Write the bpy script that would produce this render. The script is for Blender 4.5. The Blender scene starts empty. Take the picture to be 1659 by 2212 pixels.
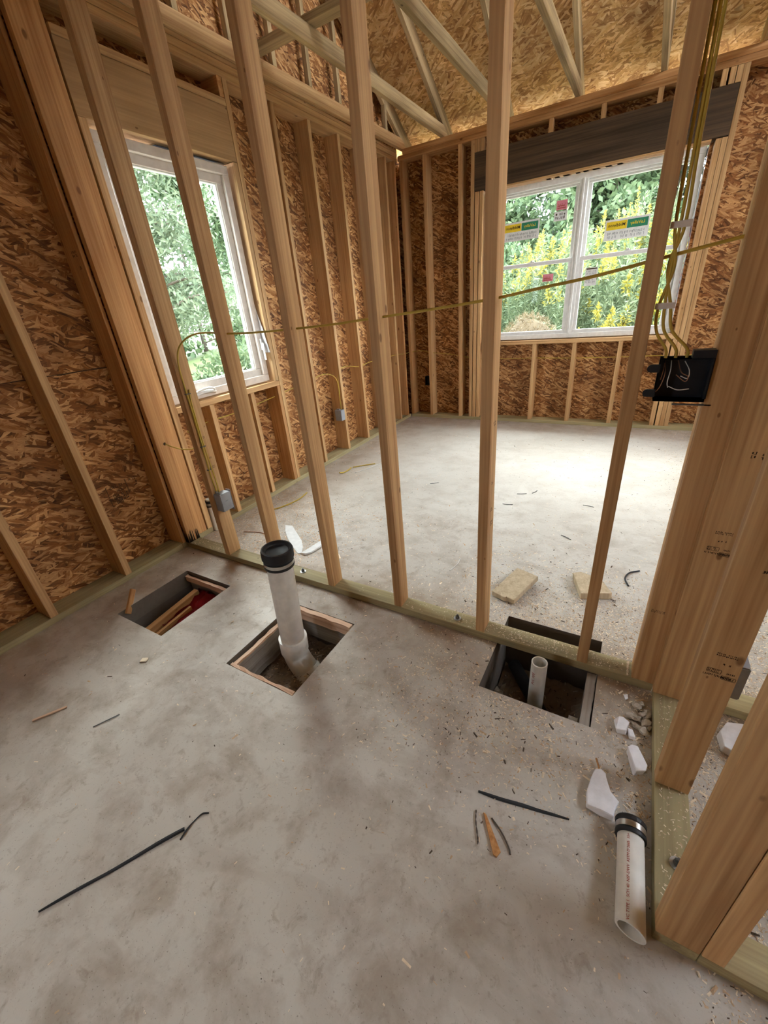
import bpy, bmesh, math, random
from mathutils import Vector, Matrix, Euler, noise
random.seed(11)
S = bpy.context.scene
COL = S.collection
R = math.radians

# ------------------------------------------------------------------ camera, world, exposure
CX, CY, CZ = 2.4372, -1.3408, 1.3421
YAW, PIT, ROL, FPX = -0.5628, -0.4644, -0.0938, 883.94
fw = Vector((math.sin(YAW)*math.cos(PIT), math.cos(YAW)*math.cos(PIT), math.sin(PIT)))
rt = Vector((math.cos(YAW), -math.sin(YAW), 0)); up = rt.cross(fw)
rt2 = math.cos(ROL)*rt + math.sin(ROL)*up; up2 = -math.sin(ROL)*rt + math.cos(ROL)*up
cam = bpy.data.cameras.new('camera'); camo = bpy.data.objects.new('camera', cam); COL.objects.link(camo)
cam.sensor_fit = 'HORIZONTAL'; cam.sensor_width = 36; cam.lens = 36*FPX/1659; cam.clip_start = .02; cam.clip_end = 300
camo.matrix_world = Matrix(((rt2.x, up2.x, -fw.x, CX), (rt2.y, up2.y, -fw.y, CY), (rt2.z, up2.z, -fw.z, CZ), (0, 0, 0, 1)))
S.camera = camo

W = bpy.data.worlds.new('overcast_sky'); S.world = W; W.use_nodes = True
wn = W.node_tree.nodes; wl = W.node_tree.links; wn.clear()
wo = wn.new('ShaderNodeOutputWorld'); wb = wn.new('ShaderNodeBackground')
wt = wn.new('ShaderNodeTexCoord'); wz = wn.new('ShaderNodeTexNoise'); wr = wn.new('ShaderNodeValToRGB')
wz.inputs['Scale'].default_value = 2.2; wz.inputs['Detail'].default_value = 4
wr.color_ramp.elements[0].position = .35; wr.color_ramp.elements[0].color = (.78, .88, 1, 1)
wr.color_ramp.elements[1].position = .65; wr.color_ramp.elements[1].color = (1, 1, 1, 1)
wl.new(wt.outputs['Generated'], wz.inputs['Vector']); wl.new(wz.outputs['Fac'], wr.inputs['Fac'])
wl.new(wr.outputs['Color'], wb.inputs['Color']); wl.new(wb.outputs['Background'], wo.inputs['Surface'])
wb.inputs['Strength'].default_value = 7.0

S.view_settings.view_transform = 'Standard'
S.view_settings.look = 'None'
S.view_settings.gamma = 1
S.view_settings.use_curve_mapping = False
S.view_settings.exposure = 1.88
S.cycles.max_bounces = 8; S.cycles.diffuse_bounces = 5; S.cycles.glossy_bounces = 2; S.cycles.transmission_bounces = 3; S.cycles.transparent_max_bounces = 8
S.cycles.use_adaptive_sampling = True; S.cycles.adaptive_threshold = .09; S.cycles.adaptive_min_samples = 16
S.cycles.use_denoising = True
S.cycles.sample_clamp_indirect = 8

def portal(name, loc, rot, sx, sy):          # sampling aid of the sky in a real opening: gives no light of its own
    l = bpy.data.lights.new(name, 'AREA'); l.shape = 'RECTANGLE'; l.size = sx; l.size_y = sy
    l.cycles.is_portal = True
    o = bpy.data.objects.new(name, l); COL.objects.link(o); o.location = loc; o.rotation_euler = rot
portal('sky_portal', (1.77, 3.72, 1.58), (R(-90), 0, 0), 1.8, 1.45)
portal('sky_portal', (-.2, .67, 1.57), (0, R(-90), 0), 1.4, .95)
portal('sky_portal', (-.13, -3.62, 1.6), (0, R(-90), 0), 1.1, .65)

sun = bpy.data.lights.new('hazy_sun', 'SUN'); sun.energy = 3.2; sun.angle = R(38); sun.color = (1, .985, .96)
suno = bpy.data.objects.new('hazy_sun', sun); COL.objects.link(suno)
suno.rotation_euler = Vector((-.60, .78, .60)).to_track_quat('Z', 'Y').to_euler()

# ------------------------------------------------------------------ materials
def nt(name):
    m = bpy.data.materials.new(name); m.use_nodes = True
    n = m.node_tree.nodes; n.clear()
    o = n.new('ShaderNodeOutputMaterial'); b = n.new('ShaderNodeBsdfPrincipled')
    m.node_tree.links.new(b.outputs[0], o.inputs[0])
    b.inputs['Specular IOR Level'].default_value = .3
    return m, n, m.node_tree.links, b
def flat(name, col, rough=.6, metal=0, spec=.3, bump=0):
    m, n, l, b = nt(name)
    b.inputs['Base Color'].default_value = (*col, 1); b.inputs['Roughness'].default_value = rough
    b.inputs['Metallic'].default_value = metal; b.inputs['Specular IOR Level'].default_value = spec
    tc = n.new('ShaderNodeTexCoord'); z = n.new('ShaderNodeTexNoise'); z.inputs['Scale'].default_value = 30; z.inputs['Detail'].default_value = 4
    l.new(tc.outputs['Object'], z.inputs['Vector'])
    mx = n.new('ShaderNodeMix'); mx.data_type = 'RGBA'; mx.blend_type = 'MULTIPLY'; mx.inputs[0].default_value = 1
    cr = n.new('ShaderNodeValToRGB'); cr.color_ramp.elements[0].position = .3; cr.color_ramp.elements[0].color = (.86, .86, .86, 1); cr.color_ramp.elements[1].position = .7
    l.new(z.outputs['Fac'], cr.inputs[0]); mx.inputs[6].default_value = (*col, 1); l.new(cr.outputs[0], mx.inputs[7]); l.new(mx.outputs[2], b.inputs['Base Color'])
    if bump:
        bp = n.new('ShaderNodeBump'); bp.inputs['Strength'].default_value = bump; bp.inputs['Distance'].default_value = .004
        l.new(z.outputs['Fac'], bp.inputs['Height']); l.new(bp.outputs[0], b.inputs['Normal'])
    return m
def mathn(n, l, op, a, b=None, c=None):
    x = n.new('ShaderNodeMath'); x.operation = op
    for i, v in enumerate((a, b, c)):
        if v is None: continue
        if isinstance(v, (int, float)): x.inputs[i].default_value = v
        else: l.new(v, x.inputs[i])
    return x.outputs[0]
def mixc(n, l, fac, a, b, mode='MIX'):
    x = n.new('ShaderNodeMix'); x.data_type = 'RGBA'; x.blend_type = mode; x.clamp_factor = True
    for s, v in ((0, fac), (6, a), (7, b)):
        if isinstance(v, (int, float)): x.inputs[s].default_value = v
        elif isinstance(v, tuple): x.inputs[s].default_value = (*v, 1)
        else: l.new(v, x.inputs[s])
    return x.outputs[2]
def ramp(n, l, src, p0, c0, p1, c1, mid=None):
    r = n.new('ShaderNodeValToRGB'); e = r.color_ramp.elements
    e[0].position = p0; e[0].color = (*c0, 1); e[1].position = p1; e[1].color = (*c1, 1)
    if mid:
        k = e.new(mid[0]); k.color = (*mid[1], 1)
    l.new(src, r.inputs[0]); return r.outputs[0]

def wood(name, light, dark, knots=1., rough=.62, streak=.55, blotch=.22):
    """lumber: grain runs along the object's own z axis"""
    m, n, l, b = nt(name)
    tc = n.new('ShaderNodeTexCoord'); oi = n.new('ShaderNodeObjectInfo')
    off = n.new('ShaderNodeVectorMath'); off.operation = 'ADD'
    sc = mathn(n, l, 'MULTIPLY', oi.outputs['Random'], 37.)
    cb = n.new('ShaderNodeCombineXYZ'); l.new(sc, cb.inputs[0]); l.new(sc, cb.inputs[1]); l.new(sc, cb.inputs[2])
    l.new(tc.outputs['Object'], off.inputs[0]); l.new(cb.outputs[0], off.inputs[1])
    def noi(scale, s, d=3, dist=0.):
        mp = n.new('ShaderNodeMapping'); mp.inputs['Scale'].default_value = scale; l.new(off.outputs[0], mp.inputs[0])
        z = n.new('ShaderNodeTexNoise'); z.inputs['Scale'].default_value = s; z.inputs['Detail'].default_value = d
        z.inputs['Distortion'].default_value = dist; l.new(mp.outputs[0], z.inputs['Vector']); return z.outputs['Fac']
    g1 = noi((26, 26, .7), 1, 3, .4); g2 = noi((110, 110, 2.5), 1, 2); g3 = noi((4, 4, 1.5), 1, 2)
    t = mathn(n, l, 'ADD', mathn(n, l, 'MULTIPLY', g1, streak), mathn(n, l, 'MULTIPLY', g2, .42))
    t = mathn(n, l, 'ADD', t, mathn(n, l, 'MULTIPLY', g3, blotch))
    t = mathn(n, l, 'MULTIPLY', t, 1.19/(streak+.42+blotch))
    c = ramp(n, l, t, .45, dark, .72, light)
    var = mathn(n, l, 'ADD', mathn(n, l, 'MULTIPLY', oi.outputs['Random'], .22), .86)
    hsv = n.new('ShaderNodeHueSaturation'); l.new(var, hsv.inputs['Value']); l.new(c, hsv.inputs['Color']); c = hsv.outputs[0]
    if knots:
        mp = n.new('ShaderNodeMapping'); mp.inputs['Scale'].default_value = (13, 13, 7); l.new(off.outputs[0], mp.inputs[0])
        v = n.new('ShaderNodeTexVoronoi'); v.feature = 'F1'; v.inputs['Scale'].default_value = 1; l.new(mp.outputs[0], v.inputs['Vector'])
        sep = n.new('ShaderNodeSeparateColor'); l.new(v.outputs['Color'], sep.inputs[0])
        size = mathn(n, l, 'MULTIPLY', sep.outputs[0], .145*knots)
        k = mathn(n, l, 'SUBTRACT', 1, mathn(n, l, 'DIVIDE', v.outputs['Distance'], mathn(n, l, 'ADD', size, .005)))
        k = mathn(n, l, 'MULTIPLY', k, 2.6); kc = n.new('ShaderNodeClamp'); l.new(k, kc.inputs[0])
        c = mixc(n, l, mathn(n, l, 'MULTIPLY', kc.outputs[0], .72), c, (dark[0]*.34, dark[1]*.24, dark[2]*.18))
    l.new(c, b.inputs['Base Color']); b.inputs['Roughness'].default_value = rough
    bp = n.new('ShaderNodeBump'); bp.inputs['Strength'].default_value = .18; bp.inputs['Distance'].default_value = .002
    l.new(g2, bp.inputs['Height']); l.new(bp.outputs[0], b.inputs['Normal'])
    return m

def osb(name, axes, cols, scale=1.):
    """strand board: flakes of a few directions; axes picks the two world axes of the panel"""
    m, n, l, b = nt(name)
    g = n.new('ShaderNodeNewGeometry'); sp = n.new('ShaderNodeSeparateXYZ'); l.new(g.outputs['Position'], sp.inputs[0])
    cb = n.new('ShaderNodeCombineXYZ'); l.new(sp.outputs[axes[0]], cb.inputs[0]); l.new(sp.outputs[axes[1]], cb.inputs[1])
    dz = n.new('ShaderNodeTexNoise'); dz.inputs['Scale'].default_value = 9; dz.inputs['Detail'].default_value = 2; l.new(cb.outputs[0], dz.inputs['Vector'])
    ad = n.new('ShaderNodeVectorMath'); ad.operation = 'MULTIPLY_ADD'; ad.inputs[1].default_value = (.035, .035, 0)
    l.new(dz.outputs['Color'], ad.inputs[0]); l.new(cb.outputs[0], ad.inputs[2])
    col = None
    for i, (ang, sx, sy, th) in enumerate(((12, 9, 36, 0), (-24, 10, 44, .4), (48, 11, 50, .55), (-66, 14, 58, .66), (20, 8, 60, .6), (-8, 16, 85, .68), (33, 12, 70, .72))):
        mp = n.new('ShaderNodeMapping'); mp.vector_type = 'POINT'; mp.inputs['Rotation'].default_value = (0, 0, R(ang)); mp.inputs['Location'].default_value = (i*3.7, i*1.9, 0)
        l.new(ad.outputs[0], mp.inputs[0])
        mq = n.new('ShaderNodeMapping'); mq.inputs['Scale'].default_value = (sx*scale, sy*scale, 1); l.new(mp.outputs[0], mq.inputs[0])
        v = n.new('ShaderNodeTexVoronoi'); v.voronoi_dimensions = '2D'; v.inputs['Scale'].default_value = 1; l.new(mq.outputs[0], v.inputs['Vector'])
        sc = n.new('ShaderNodeSeparateColor'); l.new(v.outputs['Color'], sc.inputs[0])
        fn = n.new('ShaderNodeTexNoise'); fn.inputs['Scale'].default_value = 2.2; fn.inputs['Detail'].default_value = 5; l.new(mq.outputs[0], fn.inputs['Vector'])
        t = mathn(n, l, 'ADD', mathn(n, l, 'MULTIPLY', sc.outputs[1], .62), mathn(n, l, 'MULTIPLY', fn.outputs['Fac'], .55))
        c = ramp(n, l, t, .22, cols[0], .90, cols[2], (.56, cols[1]))
        ed = mathn(n, l, 'MULTIPLY', mathn(n, l, 'SUBTRACT', .78, v.outputs['Distance']), 4.5); ec = n.new('ShaderNodeClamp'); l.new(ed, ec.inputs[0])
        c = mixc(n, l, mathn(n, l, 'MULTIPLY_ADD', ec.outputs[0], .55, .45), tuple(x*.5 for x in cols[0]), c)
        if col is None: col = c
        else:
            on = mathn(n, l, 'GREATER_THAN', sc.outputs[0], th)
            on = mathn(n, l, 'MULTIPLY', on, mathn(n, l, 'LESS_THAN', v.outputs['Distance'], .62))
            col = mixc(n, l, on, col, c)
    big = n.new('ShaderNodeTexNoise'); big.inputs['Scale'].default_value = 3.5; big.inputs['Detail'].default_value = 5; l.new(cb.outputs[0], big.inputs['Vector'])
    col = mixc(n, l, 1., col, ramp(n, l, big.outputs['Fac'], .32, (.66, .6, .56), .66, (1.12, 1.1, 1.08)), 'MULTIPLY')
    l.new(col, b.inputs['Base Color']); b.inputs['Roughness'].default_value = .7
    bw = n.new('ShaderNodeRGBToBW'); l.new(col, bw.inputs[0])
    bp = n.new('ShaderNodeBump'); bp.inputs['Strength'].default_value = .35; bp.inputs['Distance'].default_value = .004
    l.new(bw.outputs[0], bp.inputs['Height']); l.new(bp.outputs[0], b.inputs['Normal'])
    return m

def concrete():
    m, n, l, b = nt('concrete_slab')
    g = n.new('ShaderNodeNewGeometry')
    def noi(s, d, loc=(0, 0, 0), sc=(1, 1, 1), dist=0, rough=.5):
        mp = n.new('ShaderNodeMapping'); mp.inputs['Location'].default_value = loc; mp.inputs['Scale'].default_value = sc; l.new(g.outputs['Position'], mp.inputs[0])
        z = n.new('ShaderNodeTexNoise'); z.inputs['Scale'].default_value = s; z.inputs['Detail'].default_value = d; z.inputs['Distortion'].default_value = dist; z.inputs['Roughness'].default_value = rough
        l.new(mp.outputs[0], z.inputs['Vector']); return z.outputs['Fac']
    big = noi(1.3, 4); mid = noi(6, 6, (3, 1, 0), dist=.3, rough=.65); fine = noi(60, 4)
    c = ramp(n, l, big, .35, (.50, .462, .405), .68, (.60, .572, .52))
    # trodden dust: brown blotches, strongest in the near half of the slab
    sp = n.new('ShaderNodeSeparateXYZ'); l.new(g.outputs['Position'], sp.inputs[0])
    near = mathn(n, l, 'SUBTRACT', 1.25, mathn(n, l, 'MULTIPLY', mathn(n, l, 'ADD', sp.outputs[1], 0.), .55)); nc = n.new('ShaderNodeClamp'); l.new(near, nc.inputs[0])
    nc.inputs['Min'].default_value = .35
    st = ramp(n, l, mid, .47, (0, 0, 0), .66, (1, 1, 1))
    c = mixc(n, l, mathn(n, l, 'MULTIPLY', mathn(n, l, 'MULTIPLY', st, nc.outputs[0]), .55), c, (.27, .205, .145))
    sw = noi(2.2, 5, (7, 2, 0), (1, 2.4, 1), 1.4); ss = ramp(n, l, sw, .52, (0, 0, 0), .60, (1, 1, 1), (.56, (.7, .7, .7)))
    c = mixc(n, l, mathn(n, l, 'MULTIPLY', mathn(n, l, 'MULTIPLY', ss, nc.outputs[0]), .22), c, (.30, .245, .19))
    fs = ramp(n, l, fine, .62, (0, 0, 0), .72, (1, 1, 1))
    c = mixc(n, l, mathn(n, l, 'MULTIPLY', fs, .35), c, (.24, .19, .14))
    v = noi(150, 3, (1, 5, 0), (1, 1.6, 1)); vs = ramp(n, l, v, .66, (0, 0, 0), .70, (1, 1, 1))
    c = mixc(n, l, mathn(n, l, 'MULTIPLY', vs, .55), c, (.15, .11, .08))
    v = noi(21, 6, (4, 4, 0), (1, 1, 1), .6, .7); vs = ramp(n, l, v, .56, (0, 0, 0), .68, (1, 1, 1))
    c = mixc(n, l, mathn(n, l, 'MULTIPLY', mathn(n, l, 'MULTIPLY', vs, nc.outputs[0]), .42), c, (.25, .185, .13))
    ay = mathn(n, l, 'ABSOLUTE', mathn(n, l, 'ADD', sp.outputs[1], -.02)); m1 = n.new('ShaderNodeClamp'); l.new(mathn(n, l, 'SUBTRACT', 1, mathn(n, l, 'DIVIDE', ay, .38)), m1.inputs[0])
    m2 = n.new('ShaderNodeClamp'); l.new(mathn(n, l, 'SUBTRACT', 1, mathn(n, l, 'DIVIDE', mathn(n, l, 'SUBTRACT', 3.5, sp.outputs[1]), .42)), m2.inputs[0])  # far wall band: dust tint plus the shade below the sill painted in
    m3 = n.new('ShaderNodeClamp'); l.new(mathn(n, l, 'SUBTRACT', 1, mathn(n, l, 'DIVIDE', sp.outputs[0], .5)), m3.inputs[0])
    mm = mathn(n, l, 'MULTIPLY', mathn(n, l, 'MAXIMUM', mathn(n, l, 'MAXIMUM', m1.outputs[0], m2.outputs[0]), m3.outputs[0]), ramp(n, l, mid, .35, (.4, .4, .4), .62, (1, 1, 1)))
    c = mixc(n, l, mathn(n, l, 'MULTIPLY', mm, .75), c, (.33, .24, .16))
    l.new(c, b.inputs['Base Color'])
    l.new(ramp(n, l, mid, .3, (.48, .48, .48), .7, (.66, .66, .66)), b.inputs['Roughness'])
    b.inputs['Specular IOR Level'].default_value = .35
    bp = n.new('ShaderNodeBump'); bp.inputs['Strength'].default_value = .2; bp.inputs['Distance'].default_value = .003
    l.new(fine, bp.inputs['Height']); l.new(bp.outputs[0], b.inputs['Normal'])
    return m
def glass():
    m = bpy.data.materials.new('window_glass'); m.use_nodes = True; n = m.node_tree.nodes; l = m.node_tree.links; n.clear()
    o = n.new('ShaderNodeOutputMaterial'); t = n.new('ShaderNodeBsdfTransparent'); gl = n.new('ShaderNodeBsdfGlossy'); mx = n.new('ShaderNodeMixShader')
    t.inputs[0].default_value = (.94, .97, .95, 1); gl.inputs['Roughness'].default_value = .02; mx.inputs[0].default_value = .006
    l.new(t.outputs[0], mx.inputs[1]); l.new(gl.outputs[0], mx.inputs[2]); l.new(mx.outputs[0], o.inputs[0]); return m
def leafmat(name, c0, c1, trans=.35):
    m, n, l, b = nt(name)
    g = n.new('ShaderNodeNewGeometry')
    z = n.new('ShaderNodeTexNoise'); z.inputs['Scale'].default_value = 2.5; l.new(g.outputs['Position'], z.inputs['Vector'])
    t = mathn(n, l, 'ADD', mathn(n, l, 'MULTIPLY', g.outputs['Random Per Island'], .6), mathn(n, l, 'MULTIPLY', z.outputs['Fac'], .4))
    c = ramp(n, l, t, .15, c0, .85, c1)
    l.new(c, b.inputs['Base Color']); b.inputs['Roughness'].default_value = .6
    tr = n.new('ShaderNodeBsdfTranslucent'); l.new(c, tr.inputs[0]); mx = n.new('ShaderNodeMixShader'); mx.inputs[0].default_value = trans
    o = [x for x in n if x.type == 'OUTPUT_MATERIAL'][0]
    l.new(b.outputs[0], mx.inputs[1]); l.new(tr.outputs[0], mx.inputs[2]); l.new(mx.outputs[0], o.inputs[0]); return m

M = {}
M['spf'] = wood('pine_lumber', (.66, .42, .20), (.40, .215, .085))
M['spf_red'] = wood('ruddy_pine_lumber', (.62, .35, .15), (.38, .17, .055))
M['weathered'] = wood('weathered_lumber', (.52, .37, .19), (.19, .125, .06), .8, .7, .4, .75)
M['ptreat'] = wood('pressure_treated_lumber', (.44, .375, .20), (.25, .20, .105), .6, .62, .55, .5)
M['oldply'] = wood('dark_weathered_plywood', (.11, .066, .036), (.04, .024, .013), 0, .8, .7)
M['header'] = wood('tan_plywood', (.56, .35, .165), (.40, .235, .105), .6, .7, .4, .5)
M['splinter'] = wood('raw_splintered_wood', (.82, .60, .43), (.55, .32, .20), 0)
M['pale'] = wood('pale_offcut_wood', (.64, .52, .35), (.42, .32, .20), .6, .7, .5, .5)
M['oldform'] = wood('grey_form_board', (.38, .345, .30), (.22, .19, .16), .5, .8)
OSBC = ((.085, .028, .007), (.34, .142, .040), (.72, .43, .19))
M['osb_yz'] = osb('strand_board_side', (1, 2), OSBC)
M['osb_xz'] = osb('strand_board_far', (0, 2), tuple(tuple(x*.9 for x in c) for c in OSBC), 1.1)
M['osb_xy'] = osb('strand_board_roof', (0, 1), ((.32, .15, .05), (.70, .43, .17), (.92, .70, .38)), .95)
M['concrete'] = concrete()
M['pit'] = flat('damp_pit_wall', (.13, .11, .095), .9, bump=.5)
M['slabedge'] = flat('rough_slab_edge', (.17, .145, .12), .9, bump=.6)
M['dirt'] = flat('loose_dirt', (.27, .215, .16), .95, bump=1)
M['glass'] = glass()
M['vinyl'] = flat('white_vinyl', (.78, .78, .76), .4, spec=.4)
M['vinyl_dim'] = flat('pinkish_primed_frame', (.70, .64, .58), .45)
M['pvc'] = flat('white_pvc', (.80, .78, .72), .35, spec=.45)
M['rubber'] = flat('black_rubber', (.018, .018, .02), .5)
M['steel'] = flat('stainless_clamp', (.55, .54, .52), .3, 1)
M['zinc'] = flat('galvanised_washer', (.55, .57, .58), .4, .8)
M['yellow'] = flat('yellow_cable_jacket', (.52, .37, .06), .55)
M['greybox'] = flat('grey_pvc_box', (.30, .31, .33), .45)
M['blackbox'] = flat('black_plastic_box', (.012, .014, .018), .4)
M['copper'] = flat('copper_wire', (.45, .23, .13), .35, .6)
M['whitewire'] = flat('white_wire', (.75, .75, .72), .5)
M['blackstrip'] = flat('black_rubber_strip', (.03, .033, .038), .6)
M['foam'] = flat('white_foam', (.88, .88, .92), .8, bump=.8)
M['stone'] = flat('crushed_stone', (.50, .44, .36), .9, bump=.8)
M['ink'] = flat('black_ink', (.05, .028, .014), .8)
M['redink'] = flat('red_ink', (.45, .10, .08), .7)
M['wrap'] = flat('white_house_wrap', (.80, .80, .82), .6)
M['wrapred'] = flat('red_print', (.65, .05, .06), .6)
M['flash'] = flat('black_flashing_tape', (.03, .03, .04), .5)
M['plastic_red'] = flat('red_plastic_sheet', (.35, .015, .02), .3)
M['paper'] = flat('white_paper', (.80, .81, .80), .6)
M['pink'] = flat('pink_paper', (.80, .28, .36), .6)
M['stick_y'] = flat('yellow_print', (.85, .62, .03), .6)
M['stick_g'] = flat('green_print', (.03, .24, .13), .6)
M['greyp'] = flat('grey_print', (.35, .37, .38), .6)
M['chip1'] = flat('pale_sawdust', (.88, .76, .58), .8)
M['chip2'] = flat('tan_sawdust', (.60, .43, .27), .8)
M['chip4'] = flat('orange_sawdust', (.62, .36, .16), .8)
M['chip3'] = flat('dark_debris', (.10, .075, .055), .9)
M['nail'] = flat('dark_nail_steel', (.12, .12, .12), .4, .7)
M['leaf_dark'] = leafmat('dark_tree_leaf', (0.022, 0.036, 0.022), (0.05, 0.075, 0.042))
M['leaf_mid'] = leafmat('mid_green_leaf', (.045, .078, .04), (.11, .155, .075))
M['leaf_light'] = leafmat('light_green_leaf', (.095, .135, .085), (.185, .225, .145), .45)
M['leaf_gr'] = leafmat('goldenrod_leaf', (.07, .105, .055), (.15, .185, .10))
M['flower'] = leafmat('goldenrod_flower', (.24, .22, .035), (.36, .32, .06))
M['strawleaf'] = leafmat('dry_straw', (.09, .07, .04), (.20, .155, .09), .2)
M['bark'] = flat('grey_bark', (.10, .08, .065), .9, bump=.6)
M['grass'] = flat('summer_grass', (.08, .11, .035), .9, bump=.5)
M['drive'] = flat('pale_gravel_drive', (.42, .40, .36), .9, bump=.5)
M['straw'] = flat('straw_covered_soil', (.10, .075, .045), .95, bump=1)

# ------------------------------------------------------------------ object helpers
def link(name, me, mat, parent=None, mw=None):
    o = bpy.data.objects.new(name, me); COL.objects.link(o)
    if mat is not None:
        for x in (mat if isinstance(mat, (list, tuple)) else [mat]): me.materials.append(x)
    if mw is not None: o.matrix_world = mw
    if parent is not None:
        o.parent = parent; o.matrix_parent_inverse = parent.matrix_basis.inverted()
    return o
def tag(o, label=None, cat=None, group=None, kind=None):
    if label: o['label'] = label
    if cat: o['category'] = cat
    if group: o['group'] = group
    if kind: o['kind'] = kind
    return o
def root(name, loc, label, cat, group=None, kind=None, mw=None):
    o = bpy.data.objects.new(name, None); COL.objects.link(o); o.empty_display_size = .05
    o.matrix_basis = (mw or Matrix()) @ Matrix.Translation(loc)
    return tag(o, label, cat, group, kind)
def to_mesh(bm, name, smooth=False):
    me = bpy.data.meshes.new(name); bm.normal_update(); bm.to_mesh(me); bm.free()
    if smooth:
        for p in me.polygons: p.use_smooth = True
    return me
def bm_box(bm, x0, x1, y0, y1, z0, z1, mi=0):
    vs = [bm.verts.new(v) for v in ((x0, y0, z0), (x1, y0, z0), (x1, y1, z0), (x0, y1, z0), (x0, y0, z1), (x1, y0, z1), (x1, y1, z1), (x0, y1, z1))]
    fs = [bm.faces.new([vs[i] for i in f]) for f in ((0, 3, 2, 1), (4, 5, 6, 7), (0, 1, 5, 4), (1, 2, 6, 5), (2, 3, 7, 6), (3, 0, 4, 7))]
    for f in fs: f.material_index = mi
    return vs, fs
AX = {'z': Matrix(), 'x': Matrix(((0, 0, 1, 0), (1, 0, 0, 0), (0, 1, 0, 0), (0, 0, 0, 1))), 'y': Matrix(((0, 1, 0, 0), (0, 0, 1, 0), (1, 0, 0, 0), (0, 0, 0, 1)))}
def lumber(name, x0, x1, y0, y1, z0, z1, mat, axis=None, parent=None, xf=None, bev=.0028, rag=0.):
    d = (x1-x0, y1-y0, z1-z0)
    if axis is None: axis = 'xyz'[max(range(3), key=lambda i: d[i])]
    loc = {'z': (d[0], d[1], d[2]), 'x': (d[1], d[2], d[0]), 'y': (d[2], d[0], d[1])}[axis]
    bm = bmesh.new(); h = [v/2 for v in loc]
    bm_box(bm, -h[0], h[0], -h[1], h[1], -h[2], h[2])
    if rag:
        bmesh.ops.subdivide_edges(bm, edges=[e for e in bm.edges if abs(e.verts[0].co.z-e.verts[1].co.z) > h[2]], cuts=9)
        for v in bm.verts: v.co += Vector((random.uniform(-rag, rag), random.uniform(-rag, rag), random.uniform(-rag, rag)*.3))
    elif bev: bmesh.ops.bevel(bm, geom=list(bm.edges), offset=bev, segments=2, affect='EDGES', profile=.6)
    c = Vector(((x0+x1)/2, (y0+y1)/2, (z0+z1)/2))
    mw = (xf or Matrix()) @ Matrix.Translation(c) @ AX[axis]
    return link(name, to_mesh(bm, name), mat, parent, mw)
def beam(name, p0, p1, w, h, mat, parent=None, upv=(0, 0, 1), bev=.0028):
    """lumber between two points: w across, h along upv"""
    p0 = Vector(p0); p1 = Vector(p1); z = (p1-p0).normalized(); x = z.cross(Vector(upv)).normalized(); y = z.cross(x)
    L = (p1-p0).length; bm = bmesh.new(); bm_box(bm, -w/2, w/2, -h/2, h/2, -L/2, L/2)
    if bev: bmesh.ops.bevel(bm, geom=list(bm.edges), offset=bev, segments=2, affect='EDGES', profile=.6)
    c = (p0+p1)/2
    mw = Matrix(((x.x, y.x, z.x, c.x), (x.y, y.y, z.y, c.y), (x.z, y.z, z.z, c.z), (0, 0, 0, 1)))
    return link(name, to_mesh(bm, name), mat, parent, mw)
def smooth_path(pts, k=8):
    P = [Vector(p) for p in pts]; Q = [P[0]*2-P[1]] + P + [P[-1]*2-P[-2]]; out = []
    for i in range(1, len(Q)-2):
        a, b, c, d = Q[i-1:i+3]
        for j in range(k):
            t = j/k
            out.append(.5*((2*b)+(c-a)*t+(2*a-5*b+4*c-d)*t*t+(3*b-a-3*c+d)*t**3))
    out.append(P[-1]); return out
def bm_tube(bm, pts, r, n=8, caps=True, mi=0, flatten=1.):
    rings = []; prev = None
    for i, p in enumerate(pts):
        t = (pts[min(i+1, len(pts)-1)]-pts[max(i-1, 0)]).normalized()
        if prev is None: a = Vector((0, 0, 1)) if abs(t.z) < .9 else Vector((1, 0, 0))
        else: a = prev
        u = (a-t*a.dot(t)).normalized(); prev = u; v = t.cross(u)
        rr = r[i] if isinstance(r, (list, tuple)) else r
        rings.append([bm.verts.new(p+u*math.cos(k*2*math.pi/n)*rr*flatten+v*math.sin(k*2*math.pi/n)*rr) for k in range(n)])
    for a, b in zip(rings, rings[1:]):
        for k in range(n):
            f = bm.faces.new((a[k], a[(k+1) % n], b[(k+1) % n], b[k])); f.material_index = mi; f.smooth = True
    if caps:
        for q in (rings[0][::-1], rings[-1]): bm.faces.new(q).material_index = mi
def tube(name, pts, r, mat, parent=None, n=8, k=8, flatten=1., label=None, cat=None, group=None):
    bm = bmesh.new(); bm_tube(bm, smooth_path(pts, k) if len(pts) > 2 else [Vector(p) for p in pts], r, n, flatten=flatten)
    bmesh.ops.recalc_face_normals(bm, faces=bm.faces)
    c = Vector(pts[0]); bmesh.ops.translate(bm, verts=bm.verts, vec=-c)
    return tag(link(name, to_mesh(bm, name), mat, parent, Matrix.Translation(c)), label, cat, group)
def lathe_bm(prof, n=40):
    """closed profile of (r,z) turned about z"""
    bm = bmesh.new(); rings = [[bm.verts.new((r*math.cos(a*2*math.pi/n), r*math.sin(a*2*math.pi/n), z)) for a in range(n)] for r, z in prof]
    m = len(rings)
    for i in range(m-1):
        for a in range(n):
            f = bm.faces.new((rings[i][a], rings[i][(a+1) % n], rings[i+1][(a+1) % n], rings[i+1][a])); f.smooth = True
    return bm
def lathe(name, prof, mat, mw, parent=None, n=40, closed=False):
    bm = lathe_bm(prof+([prof[0]] if closed else []), n)
    bmesh.ops.remove_doubles(bm, verts=bm.verts, dist=1e-6)
    bmesh.ops.recalc_face_normals(bm, faces=bm.faces)
    me = to_mesh(bm, name); me.set_sharp_from_angle(angle=R(35))
    return link(name, me, mat, parent, mw)
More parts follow.
